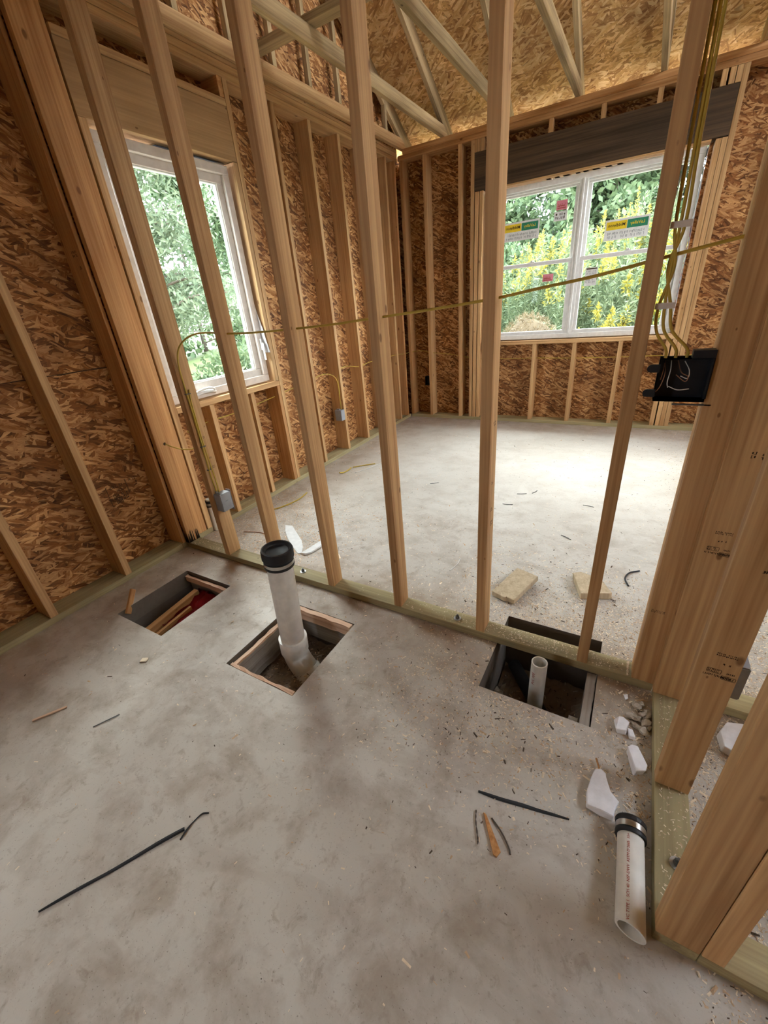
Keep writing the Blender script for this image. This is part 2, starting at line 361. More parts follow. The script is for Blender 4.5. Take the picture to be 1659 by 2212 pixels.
def axis_mw(p0, p1):
    p0 = Vector(p0); z = (Vector(p1)-p0).normalized(); x = z.cross(Vector((0, 1, 0))).normalized(); y = z.cross(x)
    return Matrix(((x.x, y.x, z.x, p0.x), (x.y, y.y, z.y, p0.y), (x.z, y.z, z.z, p0.z), (0, 0, 0, 1)))
def text_obj(name, s, size, mat, mw, parent=None, mirror=False, bold=0.):
    cu = bpy.data.curves.new(name, 'FONT'); cu.body = s; cu.size = size; cu.align_x = 'CENTER'; cu.align_y = 'CENTER'; cu.offset = bold; cu.extrude = .0002; cu.resolution_u = 2
    t = bpy.data.objects.new(name, cu); COL.objects.link(t)
    me = bpy.data.meshes.new_from_object(t, depsgraph=bpy.context.evaluated_depsgraph_get()); COL.objects.unlink(t); bpy.data.objects.remove(t)
    if mirror: me.transform(Matrix.Scale(-1, 4, (1, 0, 0))); me.flip_normals()
    me.materials.clear()
    return link(name, me, mat, parent, mw)
def scribble_bm(bm, w, h, rows, dens=.75, gl=.004, mi=0, z=0):
    """rows of tiny unreadable stamped glyph strokes"""
    rh = h/rows
    for r in range(rows):
        x = -w/2; y = h/2-rh*(r+.5)
        while x < w/2-gl:
            if random.random() < dens:
                for _ in range(2):
                    a = random.uniform(0, gl*.6); hh = rh*random.uniform(.2, .38); ww = gl*random.uniform(.2, .42)
                    yy = y+random.uniform(-.12, .12)*rh
                    vs = [bm.verts.new(v) for v in ((x+a, yy-hh, z), (x+a+ww, yy-hh, z), (x+a+ww*1.2, yy+hh, z), (x+a, yy+hh, z))]; bm.faces.new(vs).material_index = mi
                if random.random() < .6:
                    yy = y+random.choice((-.3, 0, .3))*rh
                    vs = [bm.verts.new(v) for v in ((x, yy-rh*.07, z), (x+gl*.8, yy-rh*.07, z), (x+gl*.8, yy+rh*.07, z), (x, yy+rh*.07, z))]; bm.faces.new(vs).material_index = mi
            x += gl*1.1
def frame3(o, x, y):
    x = Vector(x).normalized(); y = Vector(y).normalized(); z = x.cross(y)
    return Matrix(((x.x, y.x, z.x, o[0]), (x.y, y.y, z.y, o[1]), (x.z, y.z, z.z, o[2]), (0, 0, 0, 1)))

T = .0375          # plate and stud thickness
DD = .079          # depth of the interior partition studs
XR = 2.674
YF = 3.521
WD = .14           # depth of the outside walls
ML = Matrix.Translation((-.005, 0, 0)) @ Matrix.Rotation(.0165, 4, 'Z')     # the outside wall on the left runs very slightly off square
ZS = 2.665         # top of the studs

# ------------------------------------------------------------------ shell of the building
def grid_floor():
    holes = [(.255, .64, -.628, -.195), (1.083, 1.467, -.608, -.16), (2.105, 2.497, -.246, .192)]
    xs = sorted({-.6, 6.2, *[h[0] for h in holes], *[h[1] for h in holes]}); ys = sorted({-5.2, 3.75, *[h[2] for h in holes], *[h[3] for h in holes]})
    bm = bmesh.new(); V = {}
    def gv(x, y, z):
        k = (round(x, 4), round(y, 4), round(z, 4))
        if k not in V: V[k] = bm.verts.new(k)
        return V[k]
    for i in range(len(xs)-1):
        for j in range(len(ys)-1):
            cx, cy = (xs[i]+xs[i+1])/2, (ys[j]+ys[j+1])/2
            if any(h[0] < cx < h[1] and h[2] < cy < h[3] for h in holes): continue
            bm.faces.new((gv(xs[i], ys[j], 0), gv(xs[i+1], ys[j], 0), gv(xs[i+1], ys[j+1], 0), gv(xs[i], ys[j+1], 0)))
    for h in holes:
        x0, x1, y0, y1 = h; z = -.10
        X = [x for x in xs if x0 <= x <= x1]; Y = [y for y in ys if y0 <= y <= y1]
        for a, b in zip(X, X[1:]):
            for y in (y0, y1): bm.faces.new((gv(a, y, 0), gv(b, y, 0), gv(b, y, z), gv(a, y, z))).material_index = 1
        for a, b in zip(Y, Y[1:]):
            for x in (x0, x1): bm.faces.new((gv(x, a, 0), gv(x, b, 0), gv(x, b, z), gv(x, a, z))).material_index = 1
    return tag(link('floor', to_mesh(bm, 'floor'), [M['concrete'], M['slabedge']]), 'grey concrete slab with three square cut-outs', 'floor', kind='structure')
grid_floor()
def pit(x0, x1, y0, y1, depth, label, mound=None):
    """earth lining of one cut-out under the slab"""
    bm = bmesh.new(); n = 22
    g = [[None]*(n+1) for _ in range(n+1)]
    for i in range(n+1):
        for j in range(n+1):
            x = x0+(x1-x0)*i/n; y = y0+(y1-y0)*j/n
            z = -depth+.03*noise.noise(Vector((x*14, y*14, 3)))+.014*noise.noise(Vector((x*50, y*50, 1)))
            if mound: z += mound[2]*math.exp(-((x-mound[0])**2+(y-mound[1])**2)/.012)
            g[i][j] = bm.verts.new((x, y, z))
    for i in range(n):
        for j in range(n): bm.faces.new((g[i][j], g[i+1][j], g[i+1][j+1], g[i][j+1])).material_index = 1
    e = .004
    for a, b in (((x0-e, y0-e), (x1+e, y0-e)), ((x1+e, y0-e), (x1+e, y1+e)), ((x1+e, y1+e), (x0-e, y1+e)), ((x0-e, y1+e), (x0-e, y0-e))):
        vs = [bm.verts.new(v) for v in ((*a, -.09), (*b, -.09), (*b, -depth-.08), (*a, -depth-.08))]; bm.faces.new(vs)
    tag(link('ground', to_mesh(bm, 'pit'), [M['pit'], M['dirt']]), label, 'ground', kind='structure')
pit(.255, .64, -.628, -.195, .19, 'earth bottom of the pit nearest the corner')
pit(1.083, 1.467, -.608, -.16, .20, 'earth bottom of the pit around the tall pipe')
pit(2.105, 2.497, -.246, .192, .30, 'earth bottom of the pit under the partition')

def panel(name, axis, pos, thick, u0, u1, v0, v1, opening, mat, label, xf=None):
    """flat wall sheet with an optional opening; axis = normal"""
    us = [u0, u1]; vs_ = [v0, v1]
    if opening: us += opening[:2]; vs_ += opening[2:]
    us = sorted(us); vs_ = sorted(vs_); bm = bmesh.new()
    for i in range(len(us)-1):
        for j in range(len(vs_)-1):
            a, b, c, d = us[i], us[i+1], vs_[j], vs_[j+1]
            if opening and opening[0] <= (a+b)/2 <= opening[1] and opening[2] <= (c+d)/2 <= opening[3]: continue
            if axis == 'x': bm_box(bm, pos, pos+thick, a, b, c, d)
            else: bm_box(bm, a, b, pos, pos+thick, c, d)
    bmesh.ops.remove_doubles(bm, verts=bm.verts, dist=1e-5)
    bmesh.ops.delete(bm, geom=[f for f in bm.faces if sum(1 for g in bm.faces if g is not f and set(g.verts) == set(f.verts))], context='FACES_ONLY')
    bmesh.ops.recalc_face_normals(bm, faces=bm.faces)
    return tag(link(name, to_mesh(bm, name), mat, None, xf), label, 'wall', kind='structure')
panel('wall_left', 'x', -WD-.011, .011, -1.9, 3.7, -.35, 2.78, [.2, 1.14, .88, 2.26], M['osb_yz'], 'strand board sheathing of the outside wall', ML)
panel('wall_left_rear', 'x', -WD-.011, .011, -5.2, -1.901, -.35, 2.78, [-3.95, -3.3, 1.1, 2.15], M['osb_yz'], 'rear part of the outside wall with an open window hole', ML)
panel('wall_far', 'y', YF+WD, .011, -.25, 6.2, -.35, 2.74, [.905, 2.66, .885, 2.275], M['osb_xz'], 'strand board sheathing behind the double window')
panel('wall_rear', 'y', -5.2, .011, -.25, 6.2, -.35, 2.78, None, M['osb_xz'], 'strand board wall behind the camera')
panel('wall_right', 'x', 6.2, .011, -5.2, 3.7, -.35, 2.78, None, M['osb_yz'], 'strand board wall at the far side of the house')
SL = .60
ZE = 2.905                                  # underside of the roof sheathing above the outer face of the far wall
def zroof(y): return ZE+SL*(YF+WD-y)
YRIDGE = -.75
bm = bmesh.new()
for (ya, yb) in ((YF+WD+.42, YRIDGE), (YRIDGE, 2*YRIDGE-(YF+WD+.42))):
    za = zroof(ya) if ya > YRIDGE else zroof(YRIDGE); zb = zroof(YRIDGE) if yb >= YRIDGE else zroof(2*YRIDGE-yb)
    n = 8
    for i in range(n):
        y0 = ya+(yb-ya)*i/n; y1 = ya+(yb-ya)*(i+1)/n; z0 = za+(zb-za)*i/n; z1 = za+(zb-za)*(i+1)/n
        a = [bm.verts.new(v) for v in ((-.5, y0, z0), (6.6, y0, z0), (6.6, y1-.0, z1), (-.5, y1, z1))]; b = [bm.verts.new(v.co+Vector((0, 0, .014))) for v in a]
        bm.faces.new(a[::-1]); bm.faces.new(b)
        for k in range(4): bm.faces.new((a[k], a[(k+1) % 4], b[(k+1) % 4], b[k]))
tag(link('ceiling', to_mesh(bm, 'ceiling'), M['osb_xy']), 'sloping strand board roof deck above the trusses', 'roof', kind='structure')
# gable sheathing above the side walls
for gx, xf_, lab in ((-.062, ML, 'dark strand board gable above the stacked top plates'), (6.2, None, 'unseen strand board gable, left open toward the far wall to light the roof')):
    bm = bmesh.new(); pr_ = None
    for y in ([YF+WD-.02]+[YF-i*.4 for i in range(1, 11)] if gx < 0 else [-.3])+[YRIDGE, -2.2, -3.6, -5.1]:  # right gable is out of view; its far half is left open for attic light
        z = zroof(y) if y > YRIDGE else zroof(2*YRIDGE-y)
        c = [bm.verts.new((gx, y, 2.765)), bm.verts.new((gx, y, max(z, 2.77)))]
        if pr_: bm.faces.new((pr_[0], pr_[1], c[1], c[0]))
        pr_ = c
    tag(link('wall_gable', to_mesh(bm, 'gable'), M['osb_yz'], None, xf_), lab, 'wall', kind='structure')

# ------------------------------------------------------------------ pressure treated bottom plates
def L(o, label, cat, group=None): return tag(o, label, cat, group)
L(lumber('bottom_plate', 0.0, XR-.001, 0, DD+.004, 0.001, T, M['ptreat']), 'green treated plate under the partition, bridging the floor pit', 'plate')
L(lumber('bottom_plate', XR+DD+.005, 4.4, 0, DD+.004, 0.001, T, M['ptreat']), 'treated plate continuing past the foam chunk beyond the short wall', 'plate')
L(lumber('bottom_plate', XR, XR+.083, -.744, -.001, 0.001, T, M['ptreat']), 'treated plate of the short wall beside the fallen pipe', 'plate')
L(lumber('bottom_plate', XR+.084, 4.2, -.744, -.66, 0.001, T, M['ptreat']), 'shadowed treated plate in the lower right corner', 'plate')
L(lumber('bottom_plate', -WD, 0, -4.9, -.03, 0.001, T, M['ptreat'], xf=ML), 'treated plate under the long outside wall near the first pit', 'plate')
L(lumber('bottom_plate', -WD, 0, -.028, .226, 0.001, T, M['ptreat'], xf=ML), 'short treated plate under the corner posts, cut off at the pipe', 'plate')
L(lumber('bottom_plate', -WD, 0, .40, YF, 0.001, T, M['ptreat'], xf=ML), 'treated plate running from the capped pipe to the far corner', 'plate')
L(lumber('bottom_plate', -.05, 6.1, YF, YF+WD, 0.001, T, M['ptreat']), 'treated plate along the foot of the far wall', 'plate')

# ------------------------------------------------------------------ partition studs
PS = dict(A=(.3928, 'partition stud nearest the corner, with the grey box and yellow cable'),
          B=(.7897, 'partition stud partly behind the tall capped pipe'),
          C=(1.1976, 'partition stud just beyond the tall pipe, third from the corner'),
          D=(1.6001, 'partition stud standing over the open middle of the far room'),
          E=(2.0082, 'partition stud in front of the left edge of the double window'),
          F=(2.4153, 'partition stud beside the three hanging cables'))
for k, (x, lab) in PS.items():
    wx, wd = (.006, .009) if k == 'A' else (0, 0)
    L(lumber('wall_stud', x-wx, x+T, .001, DD+wd, T, ZS, M['spf']), lab, 'stud')
L(lumber('wall_stud', .002, T, .0, DD+.002, T, ZS, M['spf_red']), 'end stud of the partition with dark stains at its foot', 'stud')
L(lumber('wall_stud', XR-.0715, XR-.001, .0, .018, T, ZS, M['spf']), 'flat end board of the partition, left of the short wall', 'stud')
L(lumber('wall_stud', XR-.0715, XR-.001, .0185, DD, T, ZS, M['spf']), 'board doubled up behind the flat end board of the partition', 'stud')
L(lumber('wall_stud', XR-.003, XR+.083, -T, -.001, T, ZS, M['spf']), 'broad stamped stud closing the short wall against the partition', 'stud')
L(lumber('wall_stud', XR+.001, XR+.083, -.380, -.343, T, ZS, M['spf']), 'middle stud of the short wall, stamped, with a grey box on its far side', 'stud')
L(lumber('wall_stud', XR+.001, XR+.083, -.744, -.7065, T, ZS, M['spf']), 'large nearest stud of the short wall beside the open pipe end', 'stud')
L(lumber('wall_stud', XR+.0855, XR+.125, -.744, -.664, T, ZS, M['spf']), 'narrow stud tight against the nearest stud, at the right frame edge', 'stud')
for i, x in enumerate((3.15, 3.56)):
    L(lumber('wall_stud', x, x+T, .001, DD, T, ZS, M['spf']), 'partition stud beyond the short wall, %s one' % ('nearer', 'farther')[i], 'stud')
L(lumber('top_plate', -.0, 4.4, 0, DD, ZS, ZS+.038, M['spf']), 'plate along the top of the partition studs', 'plate')
L(lumber('top_plate', XR, XR+.083, -.744, -.001, ZS, ZS+.038, M['spf']), 'plate along the top of the short wall', 'plate')

# ------------------------------------------------------------------ left outside wall
def LW(y, lab, mat='spf', x0=-WD, x1=0., dy=T, z0=T, z1=ZS, name='wall_stud'):
    return L(lumber(name, x0, x1, y, y+dy, z0, z1, M[mat], xf=ML), lab, 'stud')
LW(-.826, 'outside wall stud lowest in the left of the picture')
LW(-.419, 'outside wall stud slanting beside the stamped strand board')
LW(-.022, 'broad outside wall stud at the corner, facing the near room', 'spf_red', dy=.0205)
LW(.0815, 'corner post board with a cable hole behind the partition end', 'spf_red', x0=-.045, dy=.093)
LW(.186, 'jack stud at the near side of the single window', dy=.040, z1=2.255)
LW(1.140, 'jack stud under the far end of the single window sill', 'spf_red', dy=.034, z1=.845)
LW(1.1395, 'jack stud between sill and header at the far side of the single window', dy=.034, z0=.884, z1=2.253)
LW(1.178, 'king stud at the far side of the single window')
LW(.47, 'short stud under the single window, behind the grey box', z1=.845)
LW(.85, 'short stud under the middle of the single window sill', z1=.845)
LW(1.60, 'outside wall stud just past the single window bay')
LW(2.012, 'outside wall stud carrying the small grey box')
LW(2.412, 'outside wall stud with many small knots near the box')
LW(2.815, 'outside wall stud hidden by the fourth partition stud')
LW(3.235, 'last free outside wall stud before the far corner')
LW(3.435, 'corner stud of the outside wall, wide face showing', 'spf_red', x0=-WD, x1=-.0)
L(lumber('window_sill_plate', -WD, 0, .228, 1.176, .846, .883, M['spf'], xf=ML), 'rough sill board under the single window', 'sill')
hd = root('window_header', (0, 0, 0), 'grey tan plywood header above the single window', 'header', mw=ML)
lumber('header_board', -WD, -.002, .187, 1.176, 2.256, 2.528, M['header'], parent=hd, xf=ML)
lumber('cap_board', -WD, 0, .187, 1.176, 2.530, 2.566, M['spf'], parent=hd, xf=ML)
LW(1.138, 'short block beside the recess over the single window header', 'spf_red', z0=2.568)
for nm, z0, z1, lab in (('lower', ZS, ZS+.036, 'lower'), ('upper', ZS+.038, ZS+.074, 'middle'), ('third', ZS+.076, 2.763, 'uppermost')):
    L(lumber('top_plate', -WD, 0, -4.9, YF+.0, z0, z1, M['spf'], xf=ML), lab + ' of the stacked top plates on the left outside wall', 'plate')

# ------------------------------------------------------------------ far wall
def FW(x, lab, mat='spf', dx=T, z0=T, z1=ZS+.008, y1=YF+WD):
    return L(lumber('wall_stud', x, x+dx, YF+.001, y1, z0, z1, M[mat]), lab, 'stud')
FW(-.045, 'corner stud of the far wall, deep in the shaded corner', 'spf_red')
FW(.222, 'far wall stud with a dark box on its side')
FW(.605, 'far wall stud halfway between the corner and the window')
FW(.735, 'outermost of the three studs left of the double window')
FW(.781, 'middle of the three studs left of the double window', z1=2.272)
FW(.827, 'innermost of the three studs left of the double window', z1=2.272, dx=.036)
for i, x in enumerate((1.438, 1.834, 2.25)):
    FW(x, 'short far wall stud under the double window, ' + ('below its left unit', 'below its centre post', 'below its right unit')[i], z1=.845)
FW(2.640, 'short far wall stud below the right end of the sill', z1=.845)
FW(2.688, 'jack stud at the right of the double window, beside the dark gap', z1=2.272, dx=.036)
FW(2.726, 'second jack stud at the right of the double window', z1=2.272, dx=.036)
FW(2.764, 'king stud at the right of the double window', dx=.037)
for i, x in enumerate((.768, .80, .835)): FW(x, 'block above the left end of the dark header, ' + ('outer', 'middle', 'inner')[i], z0=2.578, dx=.03, y1=YF+.05)
for i, x in enumerate((1.035, 1.44, 1.85, 2.245)):
    FW(x, 'short block above the dark header, ' + ('behind the fifth partition stud', 'first in the open', 'above the window centre', 'near the hanging cables')[i], z0=2.578, y1=YF+.05)
for i, x in enumerate((2.64, 2.688, 2.728)): FW(x, 'block above the right end of the dark header, ' + ('inner', 'middle', 'outer')[i], z0=2.578, dx=.035, y1=YF+.05)
FW(3.18, 'far wall stud right of the double window, mostly hidden'); FW(3.59, 'far wall stud well right of the double window')
L(lumber('window_sill_plate', .88, 2.70, YF+.0, YF+WD, .846, .883, M['spf']), 'rough sill board under the double window', 'sill')
L(lumber('window_header', .772, 2.762, YF+.002, YF+WD-.001, 2.278, 2.577, M['oldply']), 'long blackened plywood header above the double window', 'header')
L(lumber('top_plate', -.06, 6.1, YF, YF+WD, ZS+.009, ZS+.050, M['spf_red']), 'lower top plate along the far wall', 'plate')
L(lumber('top_plate', .0, 6.1, YF, YF+WD, ZS+.051, 2.762, M['spf_red']), 'upper top plate along the far wall under the roof trusses', 'plate')
L(lumber('window_liner', .905, 2.66, YF+.004, YF+.11, 2.262, 2.277, M['spf'], bev=.001), 'thin board lining the top of the double window opening', 'board')

# ------------------------------------------------------------------ roof trusses
TX = (.42, 1.03, 1.635, 2.24, 2.84, 3.45, 4.06, 4.67, 5.28)
TL = ('weathered roof truss nearest the gable wall', 'weathered roof truss over the third partition stud', 'roof truss whose chord meets the plate above the window centre',
      'roof truss above the right window unit', 'roof truss at the upper right edge, over the cables', 'roof truss right of the cables, one bay out', 'roof truss two bays right of the cables', 'roof truss three bays right of the cables', 'roof truss farthest to the right')
def truss(x, lab, gable=False):
    w = .038; t = root('roof_truss', (x, YF, 2.765), lab, 'truss', 'roof trusses')
    yl = 2*YRIDGE-(YF+WD)
    cz = 2.81
    # bottom chord with its end cut to the roof slope
    bm = bmesh.new()
    pr = [(YF+WD-.0, 2.765), (YF+WD-.02, 2.79), (YF+WD-.12, 2.852), (-5.0, 2.852), (-5.0, 2.765)]
    a = [bm.verts.new((-w/2, z-cz, -(y))) for y, z in pr]; b = [bm.verts.new((w/2, z-cz, -(y))) for y, z in pr]
    bm.faces.new(a); bm.faces.new(b[::-1])
    for k in range(5): bm.faces.new((a[k], b[k], b[(k+1) % 5], a[(k+1) % 5]))
    bmesh.ops.recalc_face_normals(bm, faces=bm.faces)
    mw = Matrix(((1, 0, 0, x+w/2), (0, 0, -1, 0), (0, 1, 0, cz), (0, 0, 0, 1)))
    link('bottom_chord', to_mesh(bm, 'bottom_chord'), M['spf' if gable else 'weathered'], t, mw)
    h = .12; dz = h/2/math.cos(math.atan(SL))
    xc = x+w/2
    beam('top_chord', (xc, YF+WD+.38, zroof(YF+WD+.38)-dz-.002), (xc, YRIDGE+.02, zroof(YRIDGE+.02)-dz-.002), w, h, M['weathered'], t, upv=(0, -SL, -1) if False else (0, SL, 1))
    beam('top_chord', (xc, yl-.38, zroof(YF+WD+.38)-dz-.002), (xc, YRIDGE-.02, zroof(YRIDGE+.02)-dz-.002), w, h, M['weathered'], t, upv=(0, -SL, 1))
    if gable:
        y = YF-.3
        for i in range(19):
            yy_ = 3.23-.3855*i; top = min(zroof(yy_), zroof(2*YRIDGE-yy_))-.1
            if top < 2.9: continue
            lumber('gable_stud', x, x+w, yy_-.019, yy_+.019, 2.853, top, M['weathered'], parent=t)
    else:
        for y0, y1 in ((.2, .7), (.2, -.5)):
            beam('web', (xc, y0, 2.86), (xc, y1, zroof(y1)-2*dz-.0), w*.95, .089, M['weathered'], t, upv=(0, 1, 0))
    return t
for x, lb in zip(TX, TL): truss(x, lb)
g = truss(-.045, 'gable truss standing on the left outside wall', True)
L(lumber('truss_brace', -.0, 5.4, 1.46, 1.548, 2.854, 2.892, M['weathered']), 'long brace laid across the truss chords', 'brace')

# ------------------------------------------------------------------ windows
def ring(bm, x0, x1, z0, z1, w, y0, y1, mi=0):
    bm_box(bm, x0, x1, y0, y1, z0, z0+w, mi); bm_box(bm, x0, x1, y0, y1, z1-w, z1, mi)
    bm_box(bm, x0, x0+w, y0, y1, z0+w, z1-w, mi); bm_box(bm, x1-w, x1, y0, y1, z0+w, z1-w, mi)
def ringobj(name, x0, x1, z0, z1, w, y0, y1, mat, parent, mw=None, bev=.003):
    bm = bmesh.new(); ring(bm, x0, x1, z0, z1, w, y0, y1)
    bmesh.ops.bevel(bm, geom=list(bm.edges), offset=bev, segments=1, affect='EDGES')
    return link(name, to_mesh(bm, name), mat, parent, mw)
w2 = root('window_2', (1.77, YF+.1, .885), 'white double window of two hung units in the far wall', 'window', kind='structure')
fr = ringobj('window_frame', .918, 2.645, .893, 2.250, .045, YF+.045, YF+WD+.02, M['vinyl'], w2)
ringobj('stop', .962, 2.601, .937, 2.206, .018, YF+.07, YF+WD, M['vinyl'], w2)
bm = bmesh.new(); bm_box(bm, 1.735, 1.808, YF+.052, YF+WD+.01, .93, 2.215); bm_box(bm, 1.762, 1.781, YF+.04, YF+.06, .93, 2.215)
bmesh.ops.bevel(bm, geom=list(bm.edges), offset=.004, segments=1, affect='EDGES'); link('mullion', to_mesh(bm, 'mullion'), M['vinyl'], w2)
for x0, x1 in ((.975, 1.738), (1.806, 2.590)):
    s = ringobj('upper_sash', x0, x1, 1.575, 2.205, .034, YF+.09, YF+.12, M['vinyl'], w2)
    b2 = bmesh.new(); bm_box(b2, x0+.03, x1-.03, YF+.101, YF+.105, 1.60, 2.18); link('glass_pane', to_mesh(b2, 'pane'), M['glass'], w2)
    s = ringobj('lower_sash', x0, x1, .935, 1.606, .034, YF+.058, YF+.088, M['vinyl'], w2)
    b2 = bmesh.new(); bm_box(b2, x0+.03, x1-.03, YF+.071, YF+.075, .96, 1.58); link('glass_pane', to_mesh(b2, 'pane'), M['glass'], w2)
    cx = (x0+x1)/2
    for dx in (0,):
        b3 = bmesh.new(); bm_box(b3, cx-.03, cx+.03, YF+.06, YF+.085, 1.606, 1.613); bm_box(b3, cx-.012, cx+.014, YF+.055, YF+.08, 1.613, 1.624)
        bmesh.ops.bevel(b3, geom=list(b3.edges), offset=.002, segments=2, affect='EDGES'); link('sash_lock', to_mesh(b3, 'lock'), M['vinyl'], w2)
w1 = root('window_1', (-.08, .67, .9), 'white casement window in the left outside wall', 'window', kind='structure', mw=ML)
MS = ML @ Matrix(((0, -1, 0, 0), (1, 0, 0, 0), (0, 0, 1, 0), (0, 0, 0, 1)))       # local x -> along the wall, local y -> outwards
ringobj('window_frame', .236, 1.122, .893, 2.236, .05, .045, .16, M['vinyl_dim'], w1, MS)
ringobj('casement_sash', .268, 1.076, .94, 2.190, .052, .07, .11, M['vinyl_dim'], w1, MS)
ringobj('glazing_stop', .316, 1.028, .988, 2.142, .012, .076, .104, M['vinyl'], w1, MS)
bm = bmesh.new(); bm_box(bm, .32, 1.024, .088, .092, .99, 2.14); link('glass_pane', to_mesh(bm, 'pane'), M['glass'], w1, MS)
bm = bmesh.new(); bm_tube(bm, smooth_path([(.42, .04, .925), (.45, .026, .945), (.52, .022, .95), (.56, .026, .94), (.57, .03, .928)]), .008, 8)
bm_tube(bm, smooth_path([(.40, .036, .915), (.47, .03, .93), (.55, .034, .925), (.58, .04, .915)]), .011, 8)
link('crank_handle', to_mesh(bm, 'crank'), M['vinyl'], w1, MS)
bm = bmesh.new(); bm_box(bm, 1.095, 1.106, .03, .045, 1.12, 1.2); bm_box(bm, 1.098, 1.104, .015, .03, 1.05, 1.17); link('sash_latch', to_mesh(bm, 'latch'), M['vinyl'], w1, MS)
# house wrap flaps and flashing round the openings
def sheet(name, pts, mat, label, cat, nz=.002, xf=None, wob=.006, n=8):
    """ragged strip between two polylines"""
    bm = bmesh.new(); rows = []
    for a, b in pts:
        a = Vector(a); b = Vector(b); rows.append([a.lerp(b, i/4)+Vector((random.uniform(-wob, wob), random.uniform(-wob, wob), 0)) for i in range(5)])
    V = [[bm.verts.new(p) for p in r] for r in rows]
    for r, s in zip(V, V[1:]):
        for i in range(4): f = bm.faces.new((r[i], r[i+1], s[i+1], s[i])); f.smooth = True
    bmesh.ops.recalc_face_normals(bm, faces=bm.faces)
    bmesh.ops.solidify(bm, geom=list(bm.faces), thickness=nz)
    return tag(link(name, to_mesh(bm, name), mat, None, xf), label, cat)
sheet('house_wrap_flap', [((-.13, 1.130, 2.12-.085*i), (-.075 if i < 8 else -.075+.018*(i-7), 1.129-.004*(i > 8), 2.12-.085*i+.01*(i % 2))) for i in range(13)], M['wrap'], 'white house wrap flap folded over the far jamb of the single window', 'house wrap', xf=ML, wob=.003)
sheet('flashing_tape', [((-.12, .62+.1*i, 2.249), (-.05, .62+.1*i, 2.247)) for i in range(6)], M['flash'], 'black flashing tape in the gap over the single window', 'tape', xf=ML, wob=.003, nz=.001)
sheet('house_wrap_strip', [((-.13, .229, .9+.135*i), (-.035, .230, .9+.135*i)) for i in range(11)], M['wrap'], 'white wrap strip with red print at the near jamb of the single window', 'house wrap', xf=ML, wob=.002, nz=.001)
bm = bmesh.new()
for i in range(9):
    z = 1.10+i*.045; bm_box(bm, -.075+random.uniform(-.01, .01), -.04, .2325, .2335, z, z+random.uniform(.012, .028))
tag(link('wrap_print', to_mesh(bm, 'p'), M['wrapred'], bpy.data.objects['house_wrap_strip'], ML), 'red print')
sheet('house_wrap_strip', [((.911, YF+.03+(.02 if i in (3, 4) else 0), .9+.135*i), (.909, YF+.13, .9+.135*i)) for i in range(11)], M['wrap'], 'ragged white wrap strip at the left jamb of the double window', 'house wrap', wob=.003)
sheet('house_wrap_strip', [((2.654, YF+.02, .9+.135*i), (2.652, YF+.13, .9+.135*i)) for i in range(11)], M['wrap'], 'white wrap strip at the right jamb of the double window', 'house wrap', wob=.003)
ws = bpy.data.objects['house_wrap_strip.002']
bm = bmesh.new()
for i in range(14):
    z = 1.05+i*.05; bm_box(bm, 2.6475, 2.6485, YF+.03, YF+.03+random.uniform(.012, .03), z, z+random.uniform(.015, .035))
link('wrap_print', to_mesh(bm, 'p'), M['wrapred'], ws)
bm = bmesh.new()
x = 1.45
while x < 2.05:
    d = random.uniform(.03, .06); vs = [bm.verts.new(v) for v in ((x, YF+.06, 2.2515), (x+d, YF+.06, 2.2515), (x+d*.6, YF+.06, 2.2615), (x-.3*d, YF+.06, 2.2615))]; bm.faces.new(vs); x += d*1.7
bmesh.ops.solidify(bm, geom=list(bm.faces), thickness=.002)
tag(link('flashing_tape', to_mesh(bm, 'f'), M['flash']), 'black zigzag of tape seen over the double window head', 'tape')
